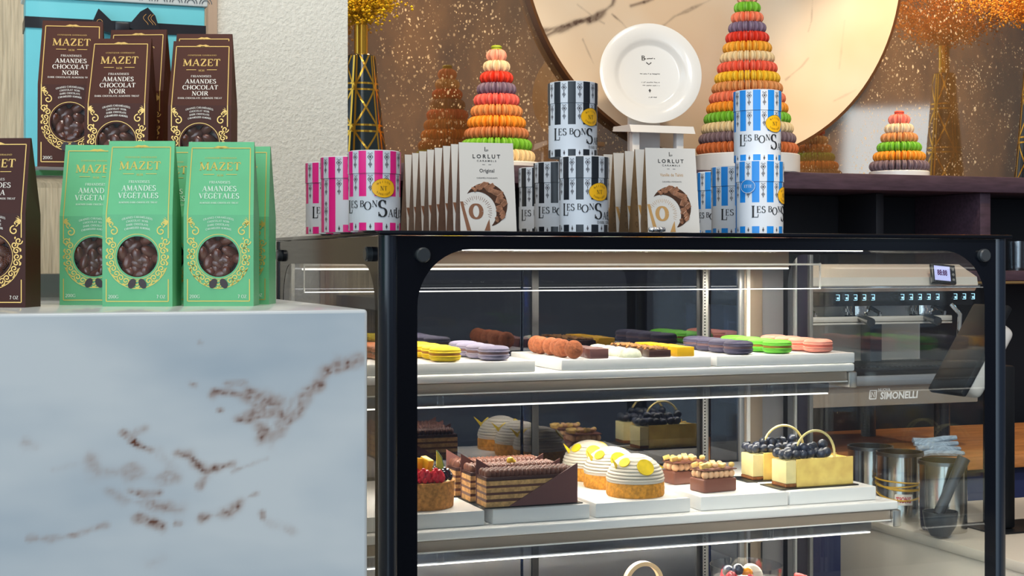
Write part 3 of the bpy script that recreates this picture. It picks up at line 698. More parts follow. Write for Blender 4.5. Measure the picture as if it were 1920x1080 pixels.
    def shelf(yf, zl, th, tag_):
        sh = B('shelf', MB().rbox(CX0+.016, CX1-.020, yf, CY1-.045, zl-th, zl, r=.0035, seg=3), ACRYL)
        B('shelf_rail', MB().rbox(CX0+.016, CX1-.034, yf+.004, yf+.018, zl-th-.017, zl-th-.0005, r=.0015), strip, sh)
        B('rail_lip', MB().rbox(CX0+.016, CX1-.034, yf+.002, yf+.0045, zl-th-.0192, zl-th-.0168, r=.0008), lip, sh)
        B('light_tube', MB().rbox(CX0+.016, CX1-.06, yf+.022, yf+.040, zl-th-.040, zl-th-.018, r=.003), tubem, sh)
        strip_(CX0+.018, CX1-.062, yf+.024, yf+.036, zl-th-.0421, zl-th-.0403, sh)
        B('shelf_bracket', MB().rbox(CX1-.0335, CX1-.016, yf-.002, CY1-.06, zl-th-.030, zl-th-.0005, r=.003), STEEL, sh)
        B('shelf_bracket', MB().rbox(CX0+.012, CX0+.0155, yf-.002, CY1-.06, zl-th-.030, zl-th-.0005, r=.001), STEEL, sh)
        for px in (826, 1450):
            x = xat(px, yf); B('tube_clip', MB().rbox(x, x+.012, yf+.019, yf+.0215, zl-th-.040, zl-th-.018, r=.0006), glass('clip_clear', (.9, .9, .9, 1), 1.6, .1, .1), sh)
        return sh
    shelf(2.335, ZC-.186, .0145, '')
    shelf(2.200, ZC-.4165, .0150, '')
    shelf(2.065, ZC-.625, .0150, '')
    # rear sliding doors
    dg = glass('aisle_shade_glass', (.20, .28, .46, 1), 1.5, .0, .16)  # dark blue tint puts the dimness of the aisle behind into the glass
    yd = CY1-.040
    xs = xat(985, yd); xe = xat(1316, yd)
    for (a, b, y) in ((CX0+.03, xs+.012, yd+.008), (xs-.004, xe, yd)):
        dr = B('sliding_door', MB().box(a, b, y, y+.004, .14, ZC+.010), dg, smooth=False)
        B('door_frame', MB().rbox(b-.0115, b, y-.0008, y+.006, .135, ZC+.013, r=.0015), STEEL if b < xe else mat('black_seal', (.015, .015, .017, 1), .4), dr)
    B('door_frame', MB().rbox(xs+.0125, xs+.026, yd-.003, yd-.0005, .135, ZC+.013, r=.001), mat('black_seal', (.015, .015, .017, 1), .4))
    # slotted standard and the steel back panel on the right
    sx = xat(1321, yd-.004); s_ = B('slotted_upright', MB().rbox(sx-.006, sx+.006, yd-.010, yd-.004, .13, ZC+.013, r=.001), mat('upright_alu', (.42, .41, .39, 1), .4, .7))
    mb = MB()
    for k in range(150): z = .45+k*.006; mb.box(sx-.004, sx-.001, yd-.0104, yd-.0101, z, z+.0032)
    B('slots', mb, BLACKINK, s_, smooth=False)
    x = lambda p: xat(p, yd)
    B('back_panel', MB().box(x(1333), x(1385), yd, yd+.004, .13, ZC+.013), dg)
    B('back_upright', MB().rbox(x(1384), x(1393), yd-.006, yd+.006, .13, ZC+.013, r=.001), mat('grey_alu', (.4, .4, .4, 1), .35, .7))
    hp = B('door_pull', MB().rbox(x(1394), x(1428), yd-.004, yd+.004, .13, ZC+.013, r=.001), mat('warm_alu', srgb(168, 150, 132), .4, .5))
    B('pull_edge', MB().rbox(x(1397), x(1403), yd-.009, yd-.0042, .13, ZC+.013, r=.0008), mat('rail_white', (.85, .83, .8, 1), .3), hp)
    mb = MB()
    for z in (ZC-.16, ZC-.36, ZC-.56):
        for a, b in ((1398, 1402.5), (1422, 1425)): mb.box(x(a), x(b), yd-.0095, yd-.0091, z-.035, z+.005)
    B('pull_slots', mb, BLACKINK, hp, smooth=False)
    B('back_panel', MB().box(x(1429), x(1487), yd, yd+.004, .13, ZC+.013), mat('grey_panel', srgb(140, 138, 142), .35, .3))
    B('back_upright', MB().rbox(x(1488), x(1492), yd-.006, yd+.004, .13, ZC+.013, r=.001), mat('rail_white', (.85, .83, .8, 1), .3))
    B('back_panel', MB().box(x(1492.5), x(1514), yd, yd+.004, .13, ZC+.013), mat('plum_panel', srgb(44, 34, 58), .3))
    B('back_upright', MB().rbox(x(1514.5), x(1521), yd-.008, yd+.004, .13, ZC+.013, r=.001), mat('grey_alu', (.4, .4, .4, 1), .35, .7))
display_case()

# serving trays on the shelves
Z1 = ZC-.167; Z2 = ZC-.3925; Z3 = ZC-.6245
def tray(x0, x1, y0, y1, z0, z1, label, grp):
    o = MB().rbox(x0, x1, y0, y1, z0+.0003, z1, r=.002, seg=2).build('serving_tray', ACRYL)
    c = Vector(((x0+x1)/2, (y0+y1)/2, z0)); o.data.transform(T(-c.x, -c.y, -c.z)); o.location = c
    return tag(o, label, 'tray', grp)
yT1 = 2.342
def X1(px): return xat(px, yT1)
ga = 'white trays on the upper case shelf'; gb = 'white trays on the middle case shelf'
tray(CX0+.02, X1(1004), yT1, 2.590, ZC-.186, Z1, 'white acrylic tray under the yellow and lavender macarons', ga)
tray(X1(1053), X1(1334), yT1, 2.590, ZC-.186, Z1, 'white acrylic tray under the truffles and chocolates', ga)
tray(X1(1344), X1(1603), yT1, 2.590, ZC-.186, Z1, 'white acrylic tray under purple, green and pink macarons', ga)
yT2 = 2.222
def X2(px): return xat(px, yT2)
for a, b, l in ((None, 909, 'white acrylic tray under the berry tart'), (924, 1106, 'white acrylic tray under the layered chocolate slices'), (1117, 1295, 'white acrylic tray under the domed lemon tarts'),
                (1314, 1478, 'white acrylic tray under the nut tartlets'), (1481, 1643, 'white acrylic tray under the blueberry cheesecakes')):
    tray(CX0+.02 if a is None else X2(a), X2(b), yT2, 2.590, ZC-.4165, Z2, l, gb)

# ================================================================== MACARONS
def shell_prof(r, h0, h1):
    # foot, waist, dome from z=h0 upward
    t = h1-h0
    return [(0, h0), (r*.95, h0), (r*1.0, h0+t*.06), (r*1.0, h0+t*.22), (r*.955, h0+t*.30), (r*.985, h0+t*.40), (r*.96, h0+t*.58), (r*.86, h0+t*.79), (r*.66, h0+t*.92), (r*.35, h0+t*.99), (0, h1)]
MAC = {}
def macaron_mat(c, name): return mat('macaron_'+name, c, .55, bump=.12, scale=140, var=.06, sss=.0)
def big_macaron(cname, col, fill):
    R, H = .0268, .0250
    root = thing('macaron', '', 'macaron'); m = macaron_mat(col, cname)
    rr = random.Random(len(cname)*7)
    ph = [rr.random()*6 for _ in range(4)]
    jig = lambda a, j, r: r*(1+(.012*sin(23*a+ph[0])+.012*sin(37*a+ph[1]) if j in (1, 2, 3) else .004*sin(3*a+ph[2])))
    MB().lathe(shell_prof(R, .0145, H), 48, 0, None, jig).build('shell', m, root, ang=60)
    MB().lathe([(r, .0105-z+.0) for r, z in shell_prof(R, 0, .0105)], 48, 0, None, jig).build('shell', m, root, ang=60)
    MB().lathe([(0, .0103), (R*.93, .0103), (R*.95, .0125), (R*.93, .0147), (0, .0147)], 40, 0, None, lambda a, j, r: r*(1+.015*sin(9*a+ph[3])+.01*sin(17*a))).build('filling', fill, root, ang=60)
    return root
ORD = ['front', 'second', 'third', 'fourth', 'fifth', 'sixth']
def row(proto, cname, x, y0, dy, n, z, what, grp, cat=None, jx=.0035, rot=True, dx=0.):
    for i in range(n):
        o = proto if i == 0 else copy_tree(proto)
        o.location = (x+dx*i+random.uniform(-jx, jx), y0+dy*i, z+.0003); o.rotation_euler = (0, 0, random.random()*6.28 if rot else random.uniform(-.04, .04))
        o['label'] = f'{what}, {ORD[i]} in its row' if i else f'{what}, nearest the front glass in its row'; o['group'] = grp
fb = mat('caramel_filling', srgb(176, 122, 40), .5); fg = mat('grey_filling', srgb(120, 92, 96), .5)
yR = yT1+.0285
row(big_macaron('yellow', srgb(240, 208, 24), fb), 'yellow', xat(834, yR+.002), yR, .0545, 4, Z1, 'bright yellow macaron in the case', 'yellow macarons in the case')
row(big_macaron('lavender', srgb(138, 132, 158), fg), 'lavender', xat(925, yR), yR, .0545, 4, Z1, 'pale lavender macaron on the upper case shelf', 'lavender macarons in the case')
row(big_macaron('brown', srgb(150, 84, 44), CHOC), 'brown', xat(742, yR), yR, .0545, 4, Z1, 'brown macaron beside the case corner post', 'brown macarons in the case')
row(big_macaron('violet', srgb(70, 66, 92), fg), 'violet', xat(1386, yR), yR, .0545, 4, Z1, 'dusky violet macaron on the upper case shelf', 'violet macarons in the case')
row(big_macaron('green', srgb(116, 206, 60), fb), 'green', xat(1457, yR), yR, .0545, 4, Z1, 'bright green macaron on the upper case shelf', 'green macarons in the case')
row(big_macaron('pink', srgb(244, 158, 138), mat('pink_filling', srgb(236, 120, 100), .5)), 'pink', xat(1535, yR), yR, .0545, 4, Z1, 'salmon pink macaron on the upper case shelf', 'pink macarons in the case')
# truffles and chocolates
tr = MB().ell((0, 0, .0158), .0160, None, 24, 16).build('truffle', mat('cocoa_dusted', srgb(160, 90, 54), .9, bump=.5, scale=220, var=.25)); tag(tr, '', 'truffle')
row(tr, '', xat(1073, yT1+.019), yT1+.019, .0345, 6, Z1, 'round cocoa dusted truffle on the upper case shelf', 'truffles in the case', jx=.003)
def bonbon(name, mb, mats, cat, parts=None):
    o = mb.build(name, mats); tag(o, '', cat); return o
pb = bonbon('chocolate_square', MB().rbox(-.0175, .0175, -.014, .014, 0, .017, r=.002), PLUMC, 'chocolate')
row(pb, '', xat(1121, yT1+.018), yT1+.018, .036, 5, Z1, 'plum brown rectangular chocolate between truffles and green domes', 'rectangular chocolates in the case', rot=False)
mb = MB(); mb.lathe([(0, 0), (.021, 0), (.0205, .004), (.018, .010), (.012, .0145), (0, .0165)], 28)
dm = bonbon('chocolate_dome', mb, mat('speckled_white_choc', srgb(206, 210, 186), .35, var=.25, scale=90), 'chocolate')
row(dm, '', xat(1181, yT1+.023), yT1+.023, .044, 4, Z1, 'pale speckled domed chocolate in the case', 'domed chocolates in the case')
nb = thing('nut_chocolate', '', 'chocolate'); MB().rbox(-.021, .021, -.0145, .0145, 0, .0125, r=.0015).build('base', CHOC, nb)
mb = MB(); rr = random.Random(3)
for _ in range(46): mb.ell((rr.uniform(-.019, .019), rr.uniform(-.0125, .0125), .0135+rr.random()*.0015), (.0032, .0022, .0018), Euler((rr.random(), rr.random(), rr.random()*6)).to_matrix(), 6, 4)
o = mb.build('nut_topping', mat('chopped_nuts', srgb(170, 118, 62), .6, var=.4, scale=120), nb); o['kind'] = 'stuff'
row(nb, '', xat(1233, yT1+.019), yT1+.019, .038, 5, Z1, 'dark chocolate bar topped with chopped nuts', 'nut topped chocolates in the case', rot=False)
yb = bonbon('yellow_bar', MB().rbox(-.0175, .0175, -.0145, .0145, 0, .0165, r=.0015), mat('yellow_glaze', srgb(246, 190, 24), .3), 'chocolate')
row(yb, '', xat(1281, yT1+.022), yT1+.022, .036, 5, Z1, 'yellow glazed bar on the chocolate tray', 'yellow bars in the case', rot=False)

# macaron towers on the back bar
def small_macaron(r=.0206, h=.0200):
    mb = MB(); q = h/2-.0022
    pr = [(0, .0022), (r, .0022), (r*1.0, .0022+q*.3), (r*.95, .0022+q*.42), (r*.95, .0022+q*.6), (r*.7, .0022+q*.92), (0, .0022+q)]
    mb.lathe(pr, 16, 0); mb.lathe([(a, -b) for a, b in pr], 16, 0); mb.lathe([(0, -.0024), (r*.93, -.0024), (r*.93, .0024), (0, .0024)], 14, 1)
    return mb
TC = {'terracotta': (205, 108, 52), 'grey': (128, 106, 112), 'cream': (236, 210, 160), 'green': (120, 190, 48), 'orange': (246, 158, 44), 'salmon': (240, 128, 92), 'tan': (222, 150, 88), 'yellow': (244, 196, 44),
      'red': (222, 56, 34), 'amber': (240, 170, 50), 'coral': (240, 98, 72), 'pink': (246, 138, 118), 'blush': (248, 172, 150), 'ivory': (238, 214, 176), 'purple': (126, 108, 134), 'rose': (236, 104, 96), 'brown': (196, 124, 76), 'lime': (170, 196, 50)}
TM = {}
for k, c in TC.items():
    TM[k] = small_macaron().build('macaron', [macaron_mat(srgb(*c), 'tower_'+k), mat('tower_filling_'+k, tuple(x*.62 for x in srgb(*c)[:3])+(1,), .6)], ang=50); TM[k].data.name = 'macaron_'+k
    COL.objects.unlink(TM[k])
cand = []; NTH = ['bottom', 'second', 'third', 'fourth', 'fifth', 'sixth', 'seventh', 'eighth', 'ninth', 'tenth', 'eleventh', 'twelfth', 'thirteenth', 'fourteenth', 'fifteenth', 'sixteenth', 'seventeenth']
def tower(cx, cy, zb, rings, r0, r1, pitch, rbase, hbase, phrase, label, lid=None, prio=0, pw=1.):
    root = thing('macaron_stand', label, 'stand', (cx, cy, zb))
    n = len(rings); H = n*pitch
    MB().lathe([(0, 0), (rbase-.003, 0), (rbase, .003), (rbase, hbase-.003), (rbase-.003, hbase), (0, hbase)], 64).build('base', ACRYL, root)
    MB().lathe([(0, hbase+.0003), (max(.012, r0-.030), hbase+.0003), (max(.006, r1-.022), hbase+H), (0, hbase+H)], 32).build('cone', mat('cone_card', srgb(220, 200, 170), .6), root)
    vdir = Vector((-cx, -cy, 0)).normalized()
    rr = random.Random(n)
    for k, cn in enumerate(rings):
        f = k/(n-1); rad = r0+(r1-r0)*f**pw
        z = zb+hbase+pitch*(k+.5)+.0015; cnt = max(5, int(2*pi*(rad-.004)/.0216))
        off = rr.random()*6
        for i in range(cnt):
            a = off+2*pi*i/cnt; p = Vector((cos(a), sin(a), 0))
            tilt = Matrix.Rotation(rr.uniform(-.05, .05), 4, 'X')
            # disc axis lies along the ring; the rim faces outwards
            M = T(cx+p.x*(rad-.018), cy+p.y*(rad-.018), z) @ RZ(a+pi/2+rr.uniform(-.06, .06)) @ RY(pi/2) @ tilt
            s = min(1., pitch/.0365)
            cand.append((p.dot(vdir)+prio, cn, M @ Matrix.Scale(s, 4), f'{cn} macaron in the {NTH[k]} ring of {phrase}', f'{cn} macarons, {NTH[k]} ring of {phrase}'))
    if lid:
        M = T(cx, cy, zb+hbase+H+.008); cand.append((9, lid, M @ Matrix.Scale(.8, 4), f'{lid} macaron lying flat on the tip of {phrase}', None))
YW = 4.22
xw, = (xat(931, YW),)
tz = atY(931, 84, YW).z; zb_t = ZB
tower(xw, YW, ZB, ['cream', 'green', 'brown', 'orange', 'tan', 'rose', 'purple', 'red', 'ivory', 'blush'], .116, .031, (tz-ZB-.034)/10, .140, .016, 'the tower left of the plate', 'white round stand of the macaron tower left of the white plate', 'lime', 2.)
tower(xat(1401, 4.20), 4.20, ZB, ['terracotta', 'grey', 'cream', 'green', 'orange', 'salmon', 'tan', 'yellow', 'coral', 'cream', 'amber', 'red', 'purple', 'salmon', 'green', 'blush'], .162, .034, .0322, .166, .060, 'the tall tower behind the blue tins', 'tall white drum stand of the largest macaron tower right of the plate', None, 0., 1.05)
tower(xat(1686, 4.20), 4.20, ZB, ['grey', 'orange', 'green', 'tan', 'ivory', 'pink'], .099, .037, .0310, .098, .020, 'the small tower at right', 'low white stand of the small macaron tower by the bronze rim at right', 'coral', 2.)
cand.sort(key=lambda c: -c[0])
LIMIT = 276; rest = MB(); kinds = sorted(TC)
for i, (s_, cn, M, lab, grp) in enumerate(cand):
    if i < LIMIT and s_ > -.25:
        o = TM[cn].copy(); COL.objects.link(o); o.name = 'macaron'; o.matrix_world = M; tag(o, lab, 'macaron', grp)
    else:
        me = TM[cn].data; k2 = kinds.index(cn)*2
        vs = [v.co for v in me.vertices]
        base = len(rest.v); rest.v += [tuple(M @ v) for v in vs]
        for p in me.polygons: rest.f.append(tuple(base+q for q in p.vertices)); rest.m.append(k2+p.material_index)
ml = []
for k in kinds: ml += list(TM[k].data.materials)
tag(rest.build('macarons', ml, ang=50), 'rest of the macarons round the flanks and backs of the three towers', 'macarons', None, 'stuff')

# plate on its white easel
def plate_and_stand():
    YPl = 4.16
    c = atY(1219, 157, YPl); R = (xat(1307, YPl)-xat(1132, YPl))/2
    zst = atY(1225, 240, YPl).z
    root = thing('dinner_plate', 'white porcelain plate with small black writing propped on a white easel', 'plate', (c.x, YPl-.02, zst+.004))
    M = T(0, .030, R*.985) @ RZ(-radians(14)) @ RX(pi/2-radians(10))
    pr = [(0, .004), (R*.60, .004), (R*.64, .006), (R*.70, .017), (R*.74, .021), (R*.985, .031), (R, .033), (R*.99, .034), (R*.73, .0245), (R*.67, .020), (R*.62, .0095), (R*.58, .008), (0, .008)]
    MB().lathe(pr, 72, 0, M).build('dish', mat('white_porcelain', (.86, .86, .84, 1), .12, coat=.3), root, ang=60)
    mb = MB(); mp = lambda u, v: tuple(M @ Vector((u, v, .0086)))
    rr = random.Random(2)
    def script(x0, x1, y, h):   # fine writing too small to read in the photo: short pen strokes
        x = x0
        while x < x1:
            w_ = rr.uniform(.0012, .0030); mb.strip([(x, y+rr.uniform(-.2, .2)*h), (x+w_*.5, y+rr.uniform(-.5, .5)*h), (x+w_, y+rr.uniform(-.2, .2)*h)], h*.55, mp); x += w_+(.0006 if rr.random() < .8 else .0035)
    serif(mb, 'B', .015, -.017, R*.30, mp, thick=.22, thin=.1); script(-.012, .021, R*.34, .005)
    mb.strip([(-.008, R*.26), (0, R*.22), (.008, R*.26)], .003, mp)
    script(-.029, .032, R*.03, .0034); script(-.025, .032, -R*.14, .0030); script(-.022, .032, -R*.205, .0030); script(-.004, .020, -R*.44, .0034)
    mb.fan([(-.004, -R*.30), (0, -R*.27), (.004, -R*.30), (0, -R*.35)], mp);
    mb.build('lettering', mat('soft_black_ink', (.05, .045, .045, 1), .6), root, smooth=False)
    st = thing('plate_easel', 'white slanted easel block holding up the porcelain plate', 'stand', (xat(1232, 4.10), 4.13, ZB)); w = (xat(1288, 4.08)-xat(1168, 4.08))/2
    zz = zst-ZB
    MB().prism([(-.075, zz-.024), (-.062, zz-.001), (.055, zz+.002), (.06, zz-.012)], -w, w, mp=lambda a, b, d: (d, a, b)).build('ledge', ACRYL, st, ang=20)
    for x in (-w*.72, w*.66): MB().rbox(x-.012, x+.012, -.045, -.02, 0, zz-.0145, r=.002).build('leg', ACRYL, st)
    MB().rbox(-w*.5, w*.5, .058, .070, 0, zz+.10, r=.002, M=None).build('back_rest', ACRYL, st)
plate_and_stand()

# ------------------------------------------------------------------ vases and dried flowers
def vase(px, label):
    YV = 4.20; x = xat(px, YV); s = 4.45/F
    h = atY(px, 106, YV).z-ZB; hn = atY(px, 48, YV).z-ZB; rt, rb = .041, .078*1.0
    root = thing('vase', label, 'vase', (x, YV, ZB))
    rad = lambda z: rb+(rt+.0-rb)*(z/h)**.9
    pr = [(0, 0)]+[(rad(z), z) for z in np.linspace(0, h, 9)]+[(rt-.006, h+.004), (.020, h+.004), (0, h+.0045)]
    MB().lathe(pr, 48).build('body', mat('dark_teal_glaze', srgb(22, 38, 48), .12, coat=.4), root, ang=50)
    MB().lathe([(.0, h+.0046), (.020, h+.0046), (.020, hn), (.0165, hn), (.0165, h+.02), (0, h+.02)], 32).build('neck', mat('polished_brass', srgb(226, 178, 70), .2, .9), root)
    mb = MB(); g = lambda u, v: ((rad(v)+.0006)*cos(u), (rad(v)+.0006)*sin(u), v)
    def line(a0, z0, a1, z1, w=.0042):
        n = 10; w = .0055; P = [(a0+(a1-a0)*i/n, z0+(z1-z0)*i/n) for i in range(n+1)]; vs = []
        for i, (a, z) in enumerate(P):
            p = Vector(g(a, z)); q = Vector(g(*P[min(i+1, n)]))-Vector(g(*P[max(i-1, 0)])); nrm = Vector((cos(a), sin(a), 0)); sd = q.cross(nrm).normalized()*w/2
            vs += [p+sd, p-sd]
        mb.add(vs, [(2*i, 2*i+1, 2*i+3, 2*i+2) for i in range(n)])
    na = 5; ch = h/2.6
    for i in range(na):
        a = 2*pi*i/na+.3; da = 2*pi/na
        for d_ in (-.1, .1): line(a+d_, 0, a+d_, h-.001)
        for k in range(4):
            z = (k-.15)*ch; zz = z+ch
            c0, c1 = max(z, .001), min(zz, h-.001)
            fa = lambda zq: (zq-z)/ch*da
            if c1 > c0:
                line(a+fa(c0), c0, a+fa(c1), c1); line(a+da-fa(c0), c0, a+da-fa(c1), c1)
            for d_ in (-.009, .009):
                zm = z+d_+ch*.0
                if .002 < zm < h-.002: line(a, zm, a+da, zm)
    line(0, h-.002, 2*pi, h-.002)
    mb.build('gold_lattice', mat('polished_brass', srgb(226, 178, 70), .2, .9), root, smooth=False)
    return root, x, YV, ZB+hn
def flowers(x, y, z, col, label, seed, spread):
    rr = random.Random(seed); st = MB(); bl = MB()
    root = thing('dried_flowers', label, 'dried flowers', (x, y, z))
    for i in range(95):
        a = rr.random()*6.28; s = rr.random()**.6; H = rr.uniform(.10, .34); top = Vector((cos(a)*s*spread, sin(a)*s*spread*.75, H*(1.1-s*.45)))
        k0 = Vector((cos(a)*.010, sin(a)*.010, -.08))
        pts = [k0, Vector((cos(a)*.012, sin(a)*.012, .0)), top*.5+Vector((0, 0, .02)), top]
        st.tube(pts, .0009, 4)
        for j in range(44):
            f = rr.uniform(.25, 1.05); c = (pts[1].lerp(top, f))+Vector((rr.gauss(0, .022), rr.gauss(0, .020), rr.gauss(0, .020)))
            if j % 4 == 0: st.tube([pts[1].lerp(top, max(.1, f-.15)), c], .0005, 3)
            r = rr.uniform(.0026, .0056)
            bl.add([c+Vector(v)*r for v in ((1, 0, 0), (-1, 0, 0), (0, 1, 0), (0, -1, 0), (0, 0, 1), (0, 0, -1))], [(0, 2, 4), (2, 1, 4), (1, 3, 4), (3, 0, 4), (2, 0, 5), (1, 2, 5), (3, 1, 5), (0, 3, 5)])
    st.build('stems', mat('stem_'+label[:6], tuple(c*.55 for c in col[:3])+(1,), .7), root)['kind'] = 'stuff'
    bl.build('blossoms', mat('blossom_'+label[:6], col, .6, var=.25, scale=20), root, smooth=False)['kind'] = 'stuff'
r_, x, y, z = vase(677, 'dark teal vase with gold lattice beside the stucco pier'); flowers(x, y, z, srgb(255, 204, 40), 'yellow dried flower spray in the vase beside the stucco pier', 4, .13)
r_, x, y, z = vase(1945, 'dark teal vase with gold lattice at the right picture edge'); flowers(x, y, z, srgb(255, 158, 30), 'orange dried flower spray in the vase at the right edge', 8, .31)

# ================================================================== BISCUIT TINS
def tin(kind):
    col = {'pink': srgb(226, 22, 128), 'black': srgb(24, 30, 38), 'blue': srgb(24, 128, 208)}[kind]
    cm = mat('tin_'+kind, col, .38); wh = mat('tin_paper_white', srgb(204, 208, 214), .45)
    r, h = .0355, .1075; zl = h*.715
    root = thing('biscuit_tin', '', 'tin')
    N = 100
    def wall(r, z0, z1, lab=None):
        mb = MB(); zs = [z0]
        if lab: zs += [lab[0], lab[1]]
        zs.append(z1)
        for j in range(len(zs)-1):
            for i in range(N):
                a0, a1 = 2*pi*i/N, 2*pi*(i+1)/N
                mi = 0 if (i//5) % 2 else 1
                am = (a0+a1)/2+pi/2
                if lab and j == 1 and cos((a0+a1)/2+pi/2) > -.45: mi = 1
                mb.add([(r*cos(a0), r*sin(a0), zs[j]), (r*cos(a1), r*sin(a1), zs[j]), (r*cos(a1), r*sin(a1), zs[j+1]), (r*cos(a0), r*sin(a0), zs[j+1])], [(0, 1, 2, 3)], mi)
        return mb
    def merge(mb):
        bm = bmesh.new(); vs = [bm.verts.new(v) for v in mb.v]
        fl = []
        for f, m in zip(mb.f, mb.m):
            q = bm.faces.new([vs[i] for i in f]); q.material_index = m; fl.append(q)
        bmesh.ops.remove_doubles(bm, verts=bm.verts[:], dist=1e-6); bm.verts.index_update()
        o = MB(); o.v = [tuple(v.co) for v in bm.verts]; o.f = [tuple(v.index for v in f.verts) for f in bm.faces]; o.m = [f.material_index for f in bm.faces]; bm.free(); return o
    b = wall(r, 0, zl, (.0105, .0460)); b.lathe([(0, 0), (r, 0)], N, 1); b.lathe([(r, zl), (r-.001, zl), (0, zl)], N, 1); merge(b).build('body', [cm, wh], root, ang=40)
    l = wall(r+.0009, zl+.0004, h); l.lathe([(0, zl+.0004), (r+.0009, zl+.0004)], N, 1); l.lathe([(r+.0009, h), (r-.002, h+.0012), (0, h+.0012)], N, 1); merge(l).build('lid', [cm, wh], root, ang=40)
    # printed ornament on the white stripes
    mb = MB(); orn = mat('ornament_grey', srgb(66, 60, 66), .6)
    for i in range(0, N, 10):
        a = 2*pi*(i+2.5)/N
        def mpo(u, v, a=a): rr = r+(.0013 if v > zl else .0004); b = a+u/r; return (rr*cos(b), rr*sin(b), v)
        for zc_ in (.0185, .030, .041, .058, .069, .089, .099):
            big = zc_ in (.030, .069, .099)
            if zc_ < .05 and cos(a+pi/2) > -.55: continue
            q = .0034 if big else .0022
            mb.strip([(-q, zc_), (0, zc_+q*1.3), (q, zc_), (0, zc_-q*1.3), (-q, zc_)], .0009, mpo)
            mb.fan([(-q*.45, zc_), (0, zc_+q*.7), (q*.45, zc_), (0, zc_-q*.7)], mpo)
            mb.strip([(0, zc_-q*1.3), (0, zc_-q*2.1)], .0009, mpo)
            if big:
                for s in (-1, 1): mb.strip([(s*.0008, zc_+.0048), (s*.0026, zc_+.0056), (s*.0028, zc_+.0040)], .0006, mpo)
        mb.strip([(0, .002), (0, .009)], .0009, mpo); mb.fan([(-.0016, .005), (0, .0085), (.0016, .005), (0, .002)], mpo)
    mb.build('ornament', orn, root, smooth=False)
    # label lettering wrapped round the front (front is -Y)
    mp = lambda u, v: ((r+.0005)*sin(u/r), -(r+.0005)*cos(u/r), v)
    mb = MB(); kw = dict(thick=.16, thin=.055)
    serif(mb, 'L', .0175, -.0455, .0235, mp, align='l', **kw); serif(mb, 'ES', .0098, -.0375, .0305, mp, align='l', **kw)
    serif(mb, 'B', .0088, -.0205, .0315, mp, align='l', **kw); serif(mb, 'O', .0112, -.0140, .0275, mp, align='l', **kw); serif(mb, 'N', .0088, -.0035, .0315, mp, align='l', **kw)
    serif(mb, 'S', .0225, .0040, .0185, mp, align='l', **kw); serif(mb, 'AB', .0100, .0190, .0185, mp, align='l', **kw); serif(mb, 'L', .0140, .0325, .0170, mp, align='l', **kw); serif(mb, 'ÉS', .0100, .0395, .0185, mp, align='l', **kw)
    if kind == 'black': serif(mb, 'DARK CHOCOLATE', .0040, .0090, .0118, mp, align='l', **kw)
    mb.build('lettering', BLACKINK, root, smooth=False)
    cu, cv = .0125, .0570; mb = MB(); m2 = lambda u, v: ((r+.0012)*sin(u/r), -(r+.0012)*cos(u/r), v)
    E = [(cu+.0165*cos(2*pi*i/40), cv+.0128*sin(2*pi*i/40)) for i in range(40)]
    for i in range(20):  # columns so that the oval follows the curve
        u0, u1 = cu-.0165+.0165*2*i/20, cu-.0165+.0165*2*(i+1)/20
        hh = lambda u: .0128*sqrt(max(0, 1-((u-cu)/.0165)**2))
        mb.add([m2(u0, cv-hh(u0)), m2(u1, cv-hh(u1)), m2(u1, cv+hh(u1)), m2(u0, cv+hh(u0))], [(0, 1, 2, 3)])
    md = mb.build('medallion', mat('yellow_label', srgb(240, 178, 14), .4), root, ang=60)
    mb = MB(); m3 = lambda u, v: ((r+.0016)*sin(u/r), -(r+.0016)*cos(u/r), v)
    mb.strip(E+[E[0]], .0004, m3)
    serif(mb, 'NT', .0058, cu, cv-.003, m3, width=.010, thick=.15, thin=.06)
    for txt, s in (('MAISON', 1), ('FABRIQUE', -1)):
        n = len(txt)
        for i, ch in enumerate(txt):
            f = (i-(n-1)/2)/n*1.9; u = cu+.0115*sin(f); v = cv+s*(.0085*cos(f))-.0012; serif(mb, ch, .0026, u, v, m3, thick=.15, thin=.07)
    mb.build('medallion_print', mat('olive_ink', srgb(96, 78, 20), .6), md, smooth=False)
    return root
def tins(kind, lst):
    pr = tin(kind)
    for i, (px, Y, z, rz, lab) in enumerate(lst): place(pr, i, lab, (xat(px, Y), Y, z), radians(rz), f'{kind} striped biscuit tins on the display case')
ZT2 = ZT+.109
tins('pink', [(702, 1.985, ZT+.0003, -15, 'pink and white striped biscuit tin in front above the case corner'), (648, 2.115, ZT+.0003, 88, 'pink and white striped biscuit tin half hidden behind the front pink one'), (617, 2.245, ZT+.0003, 15, 'pink and white striped biscuit tin farthest back before the stucco pier')])
tins('black', [(1095, 1.985, ZT+.0003, -6, 'black and white striped biscuit tin at the front centre under another'), (1074, 2.008, ZT2, 2, 'black and white striped biscuit tin stacked on top beside the plate'),
               (1045, 2.115, ZT+.0003, -2, 'black and white striped biscuit tin second back, behind the front black one'), (1014, 2.245, ZT+.0003, -8, 'black and white striped biscuit tin furthest back, beside the white box')])
tins('blue', [(1424, 1.985, ZT+.0003, 24, 'blue and white striped biscuit tin at the front with a round blue sticker'), (1420, 2.006, ZT2, -4, 'blue and white striped biscuit tin stacked on top before the tall tower'),
              (1376, 2.115, ZT+.0003, 10, 'blue and white striped biscuit tin behind the front blue one'), (1347, 2.245, ZT+.0003, -30, 'blue and white striped biscuit tin farthest back beside the vanilla caramel box')])
